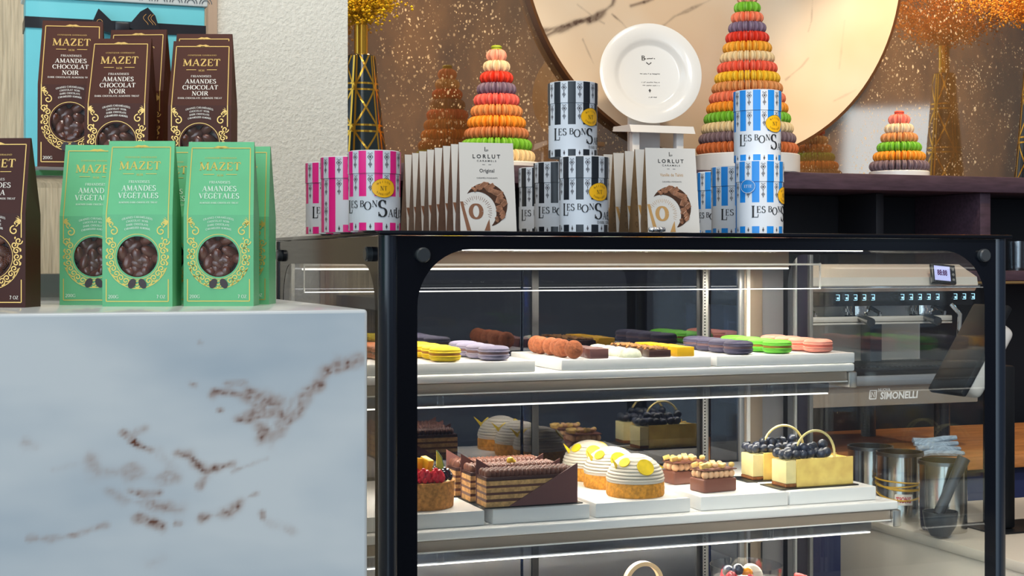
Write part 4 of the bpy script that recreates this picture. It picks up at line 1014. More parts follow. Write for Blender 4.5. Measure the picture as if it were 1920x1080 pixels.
# sticker on the blue front tin
bt = [o for o in COL.objects if o.get('label', '').endswith('round blue sticker')][0]
def sticker(t):
    mb = MB(); r = .0374; a0 = radians(-24-58); cv = .0700
    for i in range(14):
        u0, u1 = -.0125+.025*i/14, -.0125+.025*(i+1)/14; hh = lambda u: .0105*sqrt(max(0, 1-(u/.0126)**2))
        P = lambda u, v: (r*sin(a0+u/r), -r*cos(a0+u/r), v)
        mb.add([P(u0, cv-hh(u0)), P(u1, cv-hh(u1)), P(u1, cv+hh(u1)), P(u0, cv+hh(u0))], [(0, 1, 2, 3)])
    o = mb.build('sticker', mat('blue_sticker', srgb(30, 120, 190), .3), t); o['label'] = 'round blue sticker'
    mb = MB(); P2 = lambda u, v: ((r+.0004)*sin(a0+u/r), -(r+.0004)*cos(a0+u/r), v)
    mb.strip([(.0118*cos(radians(a)), cv+.0098*sin(radians(a))) for a in range(0, 361, 12)], .0006, P2); serif(mb, 'ETTE', .0042, .001, cv-.002, P2, width=.013)
    mb.build('sticker_print', mat('tin_paper_white', srgb(204, 208, 214), .45), o, smooth=False)
sticker(bt)

# ================================================================== CARAMEL BOXES
def caramel_box(kind):
    w, h, d = .0810, .1255, .036
    acc = mat('copper_brown_'+kind, srgb(128, 84, 58) if kind == 'original' else srgb(186, 142, 84), .45)
    side = mat('kraft_side_'+kind, srgb(98, 62, 42) if kind == 'original' else srgb(128, 98, 64), .5, var=.1, scale=40)
    wh = mat('white_card', srgb(206, 200, 192), .45)
    root = thing('caramel_box', '', 'box')
    yf = lambda v: -d/2+(d/2-.0012)*v/h; hw = lambda v: w/2-.0012*v/h
    mb = MB()
    A, B, C_, D = (-w/2, -d/2, 0), (w/2, -d/2, 0), (w/2, d/2, 0), (-w/2, d/2, 0)
    E, F_, G, H = (-hw(h), -.0012, h), (hw(h), -.0012, h), (hw(h), .0012, h), (-hw(h), .0012, h)
    mb.add([A, B, C_, D, E, F_, G, H], [(0, 1, 5, 4), (2, 3, 7, 6), (4, 5, 6, 7), (0, 3, 2, 1)], 0); mb.add([A, B, C_, D, E, F_, G, H], [(1, 2, 6, 5), (3, 0, 4, 7)], 1)
    mb.build('body', [wh, side], root, ang=10)
    e = .0003; mp = lambda u, v: (u, yf(v)-e, v)
    ink = mat('warm_black_ink', (.02, .018, .018, 1), .6)
    mb = MB(); sans(mb, 'LORLUT', .0056, 0, .1035, mp, width=.040, space=1.5, bold=.02); sans(mb, 'CARAMELS', .0026, 0, .0985, mp, width=.028, space=1.5, bold=.01)
    for s in (-1, 1): mb.strip([(s*.0045-.002, .0945), (s*.0045+.002, .0945)], .0005, mp)
    serif(mb, 'L', .006, -.0008, .1135, mp); mb.strip([(-.0005, .1155), (.0028, .1155), (.0028, .1140), (-.0005, .1140)], .0005, mp)
    if kind == 'original': sans(mb, 'Original', .0052, 0, .0835, mp, width=.0215, bold=.01)
    sans(mb, 'CARAMELS FONDANTS', .002, 0, .0745, mp, width=.030)
    mb.build('lettering', ink, root, smooth=False)
    mb = MB()
    if kind != 'original': sans(mb, 'Vanille de Tahiti', .0048, 0, .0835, mp, width=.036)
    serif(mb, 'O', .0205, -.0165, .0180, mp, thick=.3, thin=.12)
    mb.fan([(-.0400, .0420), (-.0310, .0010), (-.0250, .0010), (-.0330, .0300), (-.0355, .0420)], mp)
    mb.fan([(-.0060, .0010), (-.0010, .0130), (.0015, .0175), (.0025, .0010)], mp)
    for k in range(21):
        a = radians(150-k*8.6); r0 = .0165 if k % 2 else .0180; c_ = (-.0165, .0280)
        mb.strip([(c_[0]+r0*cos(a), c_[1]+r0*sin(a)), (c_[0]+.0222*cos(a), c_[1]+.0222*sin(a))], .0005, mp)
    mb.build('emblem', acc, root, smooth=False)
    # crescent window with caramels behind
    c1, r1, c0, r0 = (-.0028, .0375), .0308, (-.0165, .0275), .0285
    out = [(c1[0]+r1*cos(radians(a)), c1[1]+r1*sin(radians(a))) for a in range(-130, 231, 4)]
    out = [p for p in out if (p[0]-c0[0])**2+(p[1]-c0[1])**2 > r0*r0 and p[1] > .004]
    # order the outer arc from lower tip to upper tip
    out.sort(key=lambda p: atan2(p[1]-c1[1], p[0]-c1[0]))
    a0 = atan2(out[0][1]-c0[1], out[0][0]-c0[0]); a1 = atan2(out[-1][1]-c0[1], out[-1][0]-c0[0])
    inn = [(c0[0]+r0*cos(a0+(a1-a0)*i/(len(out)-1)), c0[1]+r0*sin(a0+(a1-a0)*i/(len(out)-1))) for i in range(len(out))]
    mb = MB(); vs = [mp(*p) for p in out]+[mp(*p) for p in inn]; n = len(out)
    mb.add(vs, [(i, i+1, n+i+1, n+i) for i in range(n-1)])
    wn = mb.build('crescent_window', mat('dark_window', srgb(70, 46, 34), .15), root, smooth=False)
    rr = random.Random(4); mb = MB()
    for i in range(2, n-2, 2):
        f = (rr.random()*.7+.15); u, v = out[i][0]*f+inn[i][0]*(1-f), out[i][1]*f+inn[i][1]*(1-f); t = sqrt((out[i][0]-inn[i][0])**2+(out[i][1]-inn[i][1])**2)
        if t > .006:
            s = min(.0036, t*.25); mb.rbox(-s*1.2, s*1.2, -.0012, .0008, -s, s, r=.0006, seg=1, M=T(u, yf(v)-.0002, v) @ RY(rr.random()*3))
    mb.build('caramels', mat('wrapped_caramel', srgb(150, 104, 78), .2, var=.4, scale=90), wn)['kind'] = 'stuff'
    mb = MB()   # scroll print on both sides
    for s in (-1, 1):
        mps = lambda a, v, s=s: (s*(hw(v)+.0003), a*(1-v/h), v)
        for k in range(4): mb.strip([(-.011+.006*cos(t)*(1-t/9), .012+k*.017+.006*sin(t)*(1-t/9)) for t in [i*.5 for i in range(14)]], .0007, mps)
    mb.build('side_print', mat('faint_side_ink_'+kind, srgb(70, 44, 32), .6), root, smooth=False)
    return root
for kind, px0, n, lab in (('original', 917, 8, 'original'), ('vanilla', 1264, 5, 'vanilla')):
    pr = caramel_box(kind); Y0 = 1.990; X0 = xat(px0, Y0-.014)
    tin_name = 'pink' if kind == 'original' else 'black'
    for i in range(n):
        o = pr if i == 0 else copy_tree(pr)
        o.location = (X0-.0004*i+random.uniform(-.001, .001)*(i > 0), Y0+.0375*i, ZT+.0003); o.rotation_euler = (0, 0, radians(-6 if i == 0 else random.uniform(-3, 2)))
        o['label'] = (f'white {kind} caramel box with crescent window, facing out at the head of its row' if i == 0 else f'white {kind} caramel box, {ORD[i] if i < 6 else ("seventh", "eighth")[i-6]} back in the row beside the {tin_name} tins')
        o['group'] = f'{kind} caramel boxes in a row on the case'
mb = MB()
mb.lathe([(0, 0), (.0045, .0006), (.0062, .006), (.0048, .012), (.0062, .019), (.0045, .0255), (0, .0262)], 22, 0, RY(pi/2), lambda a, j, r: r*(.78+.22*noise.noise((cos(a)*3, sin(a)*3, j*1.7))+.12*sin(5*a+j)))
for v in range(len(mb.v)): x_, y_, z_ = mb.v[v]; mb.v[v] = (x_, y_*.8, max(z_*.8+.0044, .0))
tag(mb.build('foil_sweet', mat('silver_foil', (.8, .8, .8, 1), .22, 1, bump=.8, scale=320), ang=80, loc=(xat(1218, 1.945), 1.9475, ZT)), 'small crumpled silver foil twist in front of the vanilla caramel box', 'sweet wrapper')

# ================================================================== CAKES ON THE MIDDLE SHELF
def raspberry(mb, c, s=.0085):
    for j in range(6):
        f = j/5; r = s*sqrt(max(.03, 1-(f*1.0)**2))*.95; n = max(1, int(7*r/s+.5))
        for i in range(n): a = 6.28*i/n+j*.5; mb.ell((c[0]+r*cos(a)*.82, c[1]+r*sin(a)*.82, c[2]+f*s*1.15-.002), s*.36, None, 7, 5)
    mb.ell((c[0], c[1], c[2]+s*.2), s*.75, None, 8, 6)
RASP = mat('raspberry', srgb(214, 30, 52), .3, coat=.3); BLKB = mat('blackberry', srgb(34, 28, 44), .25, coat=.4); BLUE = mat('blueberry', srgb(42, 48, 66), .45, var=.4, scale=60, coat=.4)
def berry_tart():
    Yt = yT2+.072; R = .0535
    root = thing('berry_tart', 'round fruit tart with raspberries, blackberries and lime beside the corner post', 'tart', (xat(797, Yt-.02), Yt, Z2+.0003))
    pr = [(0, 0), (R*.93, 0), (R*.96, .002), (R, .041), (R*1.005, .0425), (R*.93, .043), (R*.90, .036), (0, .036)]
    MB().lathe(pr, 64, 0, None, lambda a, j, r: r*(1+.008*sin(9*a)+.005*noise.noise((cos(a)*5, sin(a)*5, j)))).build('crust', CRUST, root, ang=50)
    MB().lathe([(0, .0365), (R*.9, .0365), (R*.86, .040), (0, .043)], 40).build('cream', mat('vanilla_cream', srgb(244, 226, 170), .5), root)
    for x, y in ((-.006, -.036), (.014, -.037), (-.026, -.028), (-.016, -.012), (-.038, -.008), (-.03, .02), (.004, .02)):
        mb = MB(); raspberry(mb, (x, y, .049), .0124); mb.build('raspberry', RASP, root)
    for x, y in ((.033, -.022), (.022, -.006), (.03, .012), (-.01, .03)):
        mb = MB(); raspberry(mb, (x, y, .049), .0112); mb.build('blackberry', BLKB, root)
    for x, y in ((.008, -.022), (.014, .006), (-.022, .004)): MB().ell((x, y, .050), .0058, None, 14, 10).build('blueberry', BLUE, root)
    mg = mat('mango', srgb(252, 196, 20), .35)
    for x, y, a, b in ((-.012, -.006, .4, .2), (-.024, .0, 1.2, .5), (.004, -.002, 2.0, -.3)):
        MB().rbox(-.011, .011, -.006, .006, 0, .027, r=.002, M=T(x, y, .052) @ RZ(a) @ RY(b)).build('mango_piece', mg, root)
    mb = MB(); P = [(.016*cos(radians(a)), .016*sin(radians(a))) for a in range(0, 181, 12)]
    mb.prism([(0, 0)]+[(.0, .036), (.008, .024), (.014, .0)], -.0015, .0015, M=T(.024, -.004, .052)); mb.build('lime_slice', mat('lime_flesh', srgb(220, 226, 90), .4), root)
    MB().tube([(.024, -.004, .0885), (.0325, -.004, .076), (.0385, -.004, .052)], .0012, 6).build('lime_rind', mat('lime_rind', srgb(60, 110, 40), .4), root)
    MB().prism([(-.012, 0), (-.015, .024), (-.006, .040), (.003, .014)], -.0015, .0015, M=T(-.022, -.014, .056)).build('mango_sliver', mg, root)
berry_tart()
def layered_slice():
    L, W, H = .155, .046, .046
    root = thing('chocolate_slice', '', 'cake')
    spg = mat('sponge_layer', srgb(216, 168, 108), .8, bump=.5, scale=150, var=.3); gan = mat('ganache_layer', srgb(104, 64, 50), .4)
    x0 = -L/2
    MB().rbox(x0-.004, L/2+.010, -W/2-.004, W/2+.006, 0, .0015, r=.0005).build('cake_board', BOARD, root)
    z = .0018; rr = random.Random(2)
    for i, t in enumerate((.008, .0045, .0065, .004, .007, .004, .007)):
        n = 24; mb = MB(); wob = lambda k, s: .0008*sin(k*1.7+s*3+i)+.0004*sin(k*3.1)
        def ringpts(zz, s): return [(x0+L*k/n, -W/2, zz+wob(k, s)*(0 < s < 99)) for k in range(n+1)]
        mb.box(x0, L/2, -W/2+.0002*(i % 2), W/2-.0002*(i % 2), z, z+t); z += t
        mb.build('layer', spg if i % 2 == 0 else gan, root)
    MB().rbox(x0, L/2, -W/2, W/2, z+.0002, z+.0060, r=.001).build('glaze', CHOC, root); z += .006
    mb = MB()
    for y in (-.013, 0, .013):
        for k in range(19):
            x = x0+.006+k*.0078; mb.ell((x, y, z+.004), (.0036, .0076, .0078), RZ(.45).to_3x3(), 10, 7)
    mb.build('piped_cream', mat('piped_chocolate', srgb(112, 70, 56), .35), root)
    MB().prism([(-L/2+.038, .002), (L/2+.001, .002), (L/2+.001, .066)], -W/2-.0022, -W/2-.0004).build('chocolate_plate', PLUMC, root, smooth=False)
    MB().prism([(L/2-.038, .002), (-L/2-.001, .002), (-L/2-.001, .074)], W/2+.0004, W/2+.0022).build('chocolate_plate', PLUMC, root, smooth=False)
    return root
sl = layered_slice(); xs0 = xat(1075, yT2+.03)-.080
for i, lab in enumerate(('layered chocolate slice at the front with a large triangular chocolate plate', 'layered chocolate slice in the middle, topped with a gold flake', 'layered chocolate slice at the back of its tray')):
    o = place(sl, i, lab, (xs0-.0045*i, yT2+.034+.064*i, Z2+.0003), 0, 'layered chocolate slices')
    if i == 1:
        MB().ell((0, 0, .062), (.007, .004, .006), None, 7, 5).ell((.005, 0, .060), (.005, .003, .004), None, 6, 4).build('gold_flake', mat('gold_leaf', srgb(240, 200, 70), .3, .6), o)
def dome_tart():
    R = .049; root = thing('lemon_meringue_tart', '', 'tart')
    MB().lathe([(0, 0), (R*.97, 0), (R, .003), (R, .021), (R*.98, .023), (0, .023)], 64).build('crust', TARTC, root, ang=50)
    pr = [(0, .0235), (R*.985, .0235), (R*.985, .026)]
    k = 8; H = .043
    for i in range(k):
        z0 = i/k; z1 = (i+1)/k
        for f in (.12, .5, .88, 1.0):
            zz = z0+(z1-z0)*f; rr = R*.985*max(.0, 1-zz**1.9)**.5
            b = 1+(.030 if f == .5 else (.010 if f < .99 else -.055))
            pr.append((rr*b, .026+H*zz))
    pr[-1] = (0, .026+H)
    MB().lathe(pr, 56).build('meringue', mat('white_meringue', srgb(212, 203, 188), .5), root, ang=25)
    yd = mat('yellow_choc_disc', srgb(240, 206, 40), .35, var=.15, scale=60)
    for az, el, rd in ((-90, 33, .0148), (-146, 44, .0095), (40, 38, .012)):
        a, e = radians(az), radians(el); n = Vector((cos(a)*cos(e), sin(a)*cos(e), sin(e)))
        c = Vector((n.x*R*.97, n.y*R*.97, .026+n.z*H*1.05)); n2 = Vector((n.x, n.y, n.z*1.1)).normalized()
        q = n2.to_track_quat('Z', 'Y').to_matrix().to_4x4()
        MB().cyl(rd, -.001, .0012, 28, 0, Matrix.Translation(c) @ q).build('chocolate_disc', yd, root)
    for sx, az in ((1, -20), (-1, 200)):
        a = radians(az); MB().prism([(0, 0), (.012, .004), (-.02, .026)], -.0008, .0008, M=T(cos(a)*R*.80, sin(a)*R*.5, .040) @ RZ(a*.2)).build('lemon_shard', yd, root, smooth=False)
    return root
dt = dome_tart()
for i, lab in enumerate(('white domed lemon tart at the front with a large yellow disc', 'white domed lemon tart in the middle of its diagonal row', 'white domed lemon tart at the back of its tray')):
    Yd = yT2+.060+.101*i; place(dt, i, lab, (xat(1191, yT2+.06)+.002*i, Yd, Z2+.0003), radians(-6*i), 'domed lemon tarts')
def nut_tart():
    L, W = .068, .044; root = thing('nut_tartlet', '', 'tart')
    MB().rbox(-L/2, L/2, -W/2, W/2, 0, .023, r=.003, seg=3).build('crust', MILK, root)
    cr = mat('caramel_cream', srgb(226, 178, 134), .45)
    for i in range(6):
        for y in (-W/2+.0075, W/2-.0075, 0):
            x = -L/2+.007+i*(L-.014)/5; MB().ell((x, y, .0295), (.0066, .0066, .0072), None, 12, 8).build('cream_dollop', cr, root) if y < 0 else None
    mb = MB()
    for i in range(6):
        for y in (W/2-.0075, .003): mb.ell((-L/2+.007+i*(L-.014)/5, y, .0295), (.0066, .0066, .0072), None, 10, 7)
    mb.build('cream_rows', cr, root)
    MB().rbox(-L/2+.001, L/2+.001, -W/2+.001, W/2-.001, .0366, .0386, r=.0006).build('chocolate_plate', MILK, root)
    nt = mat('praline_nut', srgb(232, 192, 110), .5, var=.25, scale=80); rr = random.Random(6)
    for i in range(11):
        x = -L/2+.006+(i % 6)*(L-.012)/5+rr.uniform(-.002, .002); y = (-.012 if i < 6 else .010)+rr.uniform(-.004, .004)
        M = T(x, y, .0442) @ Euler((rr.uniform(-.4, .4), rr.uniform(-.4, .4), rr.random()*6)).to_matrix().to_4x4(); s = rr.uniform(.0042, .0062)
        if i % 3 == 0: MB().rbox(-s*1.2, s*1.2, -s*.8, s*.8, -s*.7, s*.7, r=.001, M=M).build('nut', nt, root)
        else: MB().ell(M.translation, (s, s*.9, s*.85), None, 12, 8).build('nut', nt if i % 2 else cr, root)
    return root
ntt = nut_tart(); Yn = yT2+.055
place(ntt, 0, 'rectangular chocolate nut tartlet at the front of its tray', (xat(1337, Yn), Yn, Z2+.0003), radians(8), 'chocolate nut tartlets')
place(ntt, 1, 'rectangular chocolate nut tartlet behind, with one tall praline chunk', (xat(1283, Yn+.1), Yn+.1, Z2+.0003), radians(4), 'chocolate nut tartlets')
def cheesecake():
    L, W, H = .130, .050, .049; root = thing('blueberry_cheesecake', '', 'cake')
    MB().rbox(-L/2-.018, L/2+.012, -W/2-.010, W/2+.008, 0, .0018, r=.0006).build('cake_board', BOARD, root)
    MB().rbox(-L/2, L/2-.004, -W/2+.002, W/2-.002, .002, .0075, r=.0008).build('biscuit_base', mat('biscuit_base', srgb(150, 92, 44), .8, bump=.5, scale=200, var=.3), root)
    MB().rbox(-L/2, L/2-.004, -W/2+.002, W/2-.002, .0078, H-.002, r=.0015).build('filling', mat('pale_cheese', srgb(244, 226, 160), .5, var=.05, scale=60), root)
    yp = mat('marbled_yellow_choc', srgb(255, 212, 116), .32, var=.16, scale=45)
    MB().rbox(-L/2+.020, L/2+.006, -W/2-.0012, -W/2+.0016, .002, H+.001, r=.0005).build('chocolate_wall', yp, root)
    MB().rbox(-L/2+.020, L/2+.006, W/2-.0016, W/2+.0012, .002, H+.001, r=.0005).build('chocolate_wall', yp, root)
    MB().rbox(L/2-.0035, L/2-.0005, -W/2+.002, W/2-.002, .0078, H, r=.0004).build('chocolate_wall', yp, root)
    rr = random.Random(12); pos = []
    for layer, (n0, zz) in enumerate(((7, H+.0075), (6, H+.0185))):
        for i in range(n0):
            for y in ((-.0145, .002, .0165) if layer == 0 else (-.006, .009)):
                x = -L/2+.009+i*(.0165 if layer == 0 else .0158)+(.006 if layer else 0)
                if x > L/2-.024: continue
                if layer and rr.random() < .35: continue
                pos.append((x+rr.uniform(-.0025, .0025), y+rr.uniform(-.002, .002), zz+rr.uniform(-.0015, .0015)))
    for p in pos:
        r = rr.uniform(.0078, .0092); E_ = Euler((rr.uniform(-1, 1), rr.uniform(-1, 1), rr.random()*6)).to_matrix().to_4x4()
        MB().lathe([(0, -r*.92), (r*.5, -r*.82), (r*.87, -r*.45), (r, 0), (r*.87, r*.5), (r*.55, r*.8), (r*.38, r*.92), (r*.30, r*.78), (0, r*.72)], 18, 0, Matrix.Translation(p) @ E_).build('blueberry', BLUE, root)
    mb = MB(); n = 40; R = .0400; pts = [(.004+R*cos(pi*i/n), 0, H+.006+R*1.02*sin(pi*i/n)) for i in range(n+1)]
    pts = [(pts[0][0], 0, H-.001)]+pts+[(pts[-1][0], 0, H-.001)]
    mb.tube([(x, -.008, z) for x, y, z in pts], .0022, 10); mb.build('white_ring', mat('white_chocolate', srgb(246, 224, 150), .35), root)
    return root
ck = cheesecake(); Yc = yT2+.052
place(ck, 0, 'yellow walled blueberry cheesecake with white chocolate ring at the tray front', (xat(1537, Yc-.03), Yc, Z2+.0003), radians(2), 'blueberry cheesecakes')
place(ck, 1, 'blueberry cheesecake half hidden behind the front one', (xat(1531, Yc-.03)-.002, Yc+.092, Z2+.0003), radians(-2), 'blueberry cheesecakes')

# ------------------------------------------------------------------ bottom shelf sweets
def bottom_shelf():
    Yb = 2.20; zs = Z3+.0002
    x = xat(1205, Yb); ztop = atY(1205, 1052, Yb).z
    root = thing('ring_cake', 'small cake on the bottom shelf crowned with a flat cream coloured chocolate ring', 'cake', (x, Yb, zs))
    h = ztop-zs; R = .034
    MB().rbox(-.045, .045, -.03, .03, 0, h-R*2+.004, r=.003).build('sponge', mat('cream_sponge', srgb(222, 200, 166), .6), root)
    mb = MB(); n = 40
    for i in range(n):
        a0, a1 = 2*pi*i/n, 2*pi*(i+1)/n; P = lambda a, r: (r*cos(a), h-R+r*sin(a))
        mb.prism([P(a0, R), P(a1, R), P(a1, R*.80), P(a0, R*.80)], -.008, .004)
    mb.build('chocolate_ring', mat('cream_ring', srgb(232, 196, 150), .4), root)
    MB().rbox(-.006, .006, -.006, .006, h-R*2+.0045, h-R*1.05, r=.001).build('chocolate_stick', mat('cream_ring', srgb(232, 196, 150), .4), root)
    # fruit cup
    Yg = 2.21; xg = xat(1399, Yg); zt = atY(1399, 1058, Yg).z; Rg = (xat(1463, Yg)-xat(1336, Yg))/2*.95
    g = thing('fruit_cup', 'clear round cup of berries, physalis and meringue on the bottom shelf', 'dessert', (xg, Yg, zs)); hg = zt-zs
    MB().lathe([(0, 0), (Rg*.8, 0), (Rg, hg), (Rg-.002, hg), (Rg*.8-.002, .003), (0, .003)], 48).build('cup', glass('clear_cup', (.93, .94, .95, 1), 1.45, .02, .06), g)
    MB().lathe([(0, .0035), (Rg*.78, .0035), (Rg*.90, hg-.028), (0, hg-.026)], 40).build('cream', mat('whipped_cream', srgb(244, 236, 228), .5), g)
    zf = hg-.018
    for nme, m, lst in (('raspberry', RASP, [(-.038, -.02, 0), (-.012, -.036, -.004), (-.03, .01, .002)]),):
        for p in lst: mb = MB(); raspberry(mb, (p[0], p[1], zf+p[2]), .0105); mb.build(nme, m, g)
    for p in ((-.022, -.012, .013), (-.034, .0, .009)): MB().ell((p[0], p[1], zf+p[2]), .010, None, 16, 10).build('blueberry', BLUE, g)
    MB().ell((-.008, -.018, zf+.008), .0095, None, 16, 10).build('physalis', mat('physalis', srgb(240, 150, 24), .3), g)
    MB().ell((.010, -.005, zf+.004), (.020, .012, .014), RY(.6).to_3x3(), 16, 10).ell((-.022, -.034, zf-.002), (.015, .010, .010), None, 16, 10).build('meringue', mat('white_meringue', srgb(244, 238, 226), .45), g)
    Ym = 2.19; xm = xat(1506, Ym); zm = atY(1506, 1070, Ym).z
    b = thing('dessert_bowl', 'white dessert bowl with a red macaron perched on top, bottom shelf', 'dessert', (xm, Ym, zs)); hb = zm-zs-.022
    MB().lathe([(0, 0), (.022, 0), (.036, hb*.5), (.040, hb), (.038, hb), (.034, hb*.5), (0, .004)], 40).build('bowl', mat('white_porcelain', (.86, .86, .84, 1), .12), b)
    MB().lathe([(0, hb*.6), (.036, hb-.006), (0, hb)], 32).build('cream', mat('whipped_cream', srgb(244, 236, 228), .5), b)
    mr_ = macaron_mat(srgb(226, 70, 70), 'red'); M = T(-.004, -.008, hb+.008) @ RY(.35)
    mb = MB(); mb.lathe(shell_prof(.018, .002, .009), 28, 0, M); mb.lathe([(r, -z) for r, z in shell_prof(.018, .002, .009)], 28, 0, M); mb.lathe([(0, -.002), (.017, -.002), (.017, .002), (0, .002)], 24, 1, M)
    mb.build('macaron_garnish', [mr_, fb], b)
bottom_shelf()

# ================================================================== ESPRESSO MACHINE AND COUNTER GEAR
def espresso():
    Y0 = 3.45; k = 4.064/F; z = lambda py: ZC-(py-HY)*k
    x0, x1 = xat(1440, Y0), xat(1836, Y0); xm = (x0+x1)/2
    root = thing('espresso_machine', 'wide chrome espresso machine with lit buttons on the back counter', 'espresso machine', (xm, Y0, ZK)); O = T(-xm, -Y0, -ZK)
    def B(n, mb, m, par=root, **kw):
        for i, v in enumerate(mb.v): mb.v[i] = tuple(O @ Vector(v))
        return mb.build(n, m, par, **kw)
    ex = lambda poly, a=x0, b=x1, mb=None: (mb or MB()).prism(poly, a, b, mp=lambda p, q, d: (d, p, q))
    st = mat('machine_chrome', (.84, .80, .74, 1), .34, .6); bk = mat('machine_black', (.012, .013, .016, 1), .25)
    B('hood', ex([(Y0+.02, z(547)), (Y0+.005, z(535)), (Y0+.01, z(520)), (Y0+.06, z(505)), (Y0+.09, z(496)), (Y0+.50, z(496)), (Y0+.50, z(547))]), st, ang=25)
    B('hood_edge', MB().rbox(x0, x1, Y0-.004, Y0+.004, z(541), z(536), r=.001), CHROME)
    pn = B('button_panel', ex([(Y0+.02, z(548)), (Y0+.03, z(574)), (Y0+.5, z(574)), (Y0+.5, z(548))], x0, x1), bk)
    bt = emitter('button_glow', (.45, .8, 1., 1), 1.7)
    for gx, n in ((1483, 5), (1604, 5), (1725, 5), (1808, 3)):
        for i in range(n):
            c = gx+(i-(n-1)/2)*16.5; xx = xat(c, Y0+.02); zz = z(552)
            mb = MB(); yy = Y0+.0195
            for a, b, c0, d in ((-.0055, .0055, -.0012, 0), (-.0055, .0055, -.016, -.0148), (.0043, .0055, -.016, 0)): mb.box(xx+a, xx+b, yy, yy+.001, zz+c0, zz+d)
            mb.cyl(.0028, -.0005, .0005, 12, 0, T(xx, yy+.0005, zz-.010) @ RX(pi/2))
            B('lit_button', mb, bt, pn, smooth=False)
    B('back_body', MB().box(x0+.01, x1-.01, Y0+.26, Y0+.49, z(758), z(575)), st)
    B('splash_panel', MB().box(x0+.02, x1-.02, Y0+.252, Y0+.2595, z(688), z(604)), mat('mirror_splash', (.80, .74, .64, 1), .35, .25))
    for px in (1604, 1725, 1483):
        xx = xat(px, Y0+.1)
        g = B('group_head', MB().cyl(.034, z(592), z(574.5), 28, 0, T(xx, Y0+.10, 0)).cyl(.040, z(586), z(580), 28, 0, T(xx, Y0+.10, 0)), CHROME)
        B('portafilter', MB().tube([(xx, Y0+.10, z(596)), (xx-.03, Y0+.02, z(597)), (xx-.05, Y0-.05, z(602))], [.010, .010, .012], 10).cyl(.030, z(604), z(593), 24, 0, T(xx, Y0+.10, 0)), mat('machine_black', (.012, .013, .016, 1), .25), g)
        B('spout', MB().tube([(xx+.035, Y0+.08, z(578)), (xx+.045, Y0+.05, z(588)), (xx+.040, Y0+.05, z(604))], .006, 8), CHROME, g)
    B('cup_rail', MB().rbox(x0+.02, x1-.06, Y0+.04, Y0+.06, z(604), z(594), r=.002).rbox(x0+.02, x1-.06, Y0+.04, Y0+.25, z(609), z(605.5), r=.001), st)
    B('column', MB().rbox(xat(1632, Y0+.2), xat(1654, Y0+.2), Y0+.2, Y0+.25, z(688), z(609.5), r=.003), mat('slate_column', (.07, .09, .12, 1), .3))
    B('drip_tray', MB().rbox(x0+.02, x1-.02, Y0-.01, Y0+.25, z(702), z(688.5), r=.003), bk)
    mb = MB()
    for i in range(44): xx = x0+.03+i*(x1-x0-.06)/43; mb.box(xx, xx+.006, Y0, Y0+.24, z(688.3), z(687))
    B('tray_grill', mb, DSTEEL)
    B('lower_trim', MB().rbox(x0, x1, Y0-.014, Y0+.258, z(722), z(702.5), r=.003), mat('satin_trim', (.55, .58, .62, 1), .3, .8))
    lo = B('lower_panel', ex([(Y0+.0, z(722.5)), (Y0+.008, z(760)), (Y0+.255, z(760)), (Y0+.255, z(722.5))]), mat('warm_chrome', (.74, .66, .56, 1), .2, .7))
    mb = MB(); mp = lambda u, v: (u, Y0-.0008+.008*(z(722.5)-v)/(z(722.5)-z(760)), v)
    xl, xr = xat(1652, Y0), xat(1722, Y0); sans(mb, 'SIMONELLI', .0195, (xl+xr)/2, z(748), mp, width=xr-xl, bold=.03)
    xl, xr = xat(1647, Y0), xat(1670, Y0); sans(mb, 'NUOVA', .008, (xl+xr)/2, z(733), mp, width=xr-xl, bold=.03)
    xl, xr = xat(1632, Y0), xat(1644, Y0); q = [(xl, z(747)), (xr, z(747)), (xr, z(731)), (xl, z(731)), (xl, z(747))]; mb.strip(q, .004, mp); mb.strip([(xl+.005, z(744)), (xl+.005, z(734)), (xr-.005, z(744)), (xr-.005, z(734))], .003, mp)
    B('logo_lettering', mb, mat('silver_letter', (.88, .90, .93, 1), .4), lo, smooth=False)
    for xx in (x0+.08, x1-.08):
        for yy in (Y0+.06, Y0+.42): B('foot', MB().cyl(.022, ZK+.0003, z(760.5) if yy < Y0+.2 else z(758.5), 20, 0, T(xx, yy, 0)), bk)
    # tilted touch display
    c = Vector((xat(1768, Y0-.01), Y0-.012, z(514))); M = T(*c) @ RZ(-.12) @ RX(-.35) @ RY(.10)
    sc = B('display', MB().rbox(-.036, .036, -.004, .010, -.028, .028, r=.003, M=M), bk)
    B('screen', MB().box(-.029, .018, -.0048, -.0042, -.021, .021, 0, M), emitter('screen_glow', (.55, .56, .95, 1), 1.1), sc)
    mb = MB(); sans(mb, '88:88', .016, -.006, -.006, lambda u, v: tuple(M @ Vector((u, -.0052, v))), width=.030, bold=.04); B('screen_digits', mb, mat('violet_ink', srgb(70, 24, 90), .5), sc, smooth=False)
    mb = MB()
    for i in range(3): mb.cyl(.004, -.0006, .0006, 12, 0, M @ T(.027, -.0046, -.016+i*.015) @ RX(pi/2))
    B('display_buttons', mb, CHROME, sc)
    # steam wand
    xx = xat(1790, Y0-.02); B('steam_wand', MB().tube([(xx, Y0-.006, z(572)), (xx+.01, Y0-.03, z(590)), (xx-.01, Y0-.05, z(640)), (xx-.045, Y0-.055, z(680))], .006, 8), CHROME)
espresso()
p = atZ(1562, 818, ZK)
tw = MB()
for i in range(4):
    pts = [(-.07+.035*j, .008*sin(j*1.7+i)+i*.012-.018, .008+.0115*i+.004*sin(j+i)) for j in range(5)]; tw.tube(pts, [.007, .009, .010, .009, .006], 8)
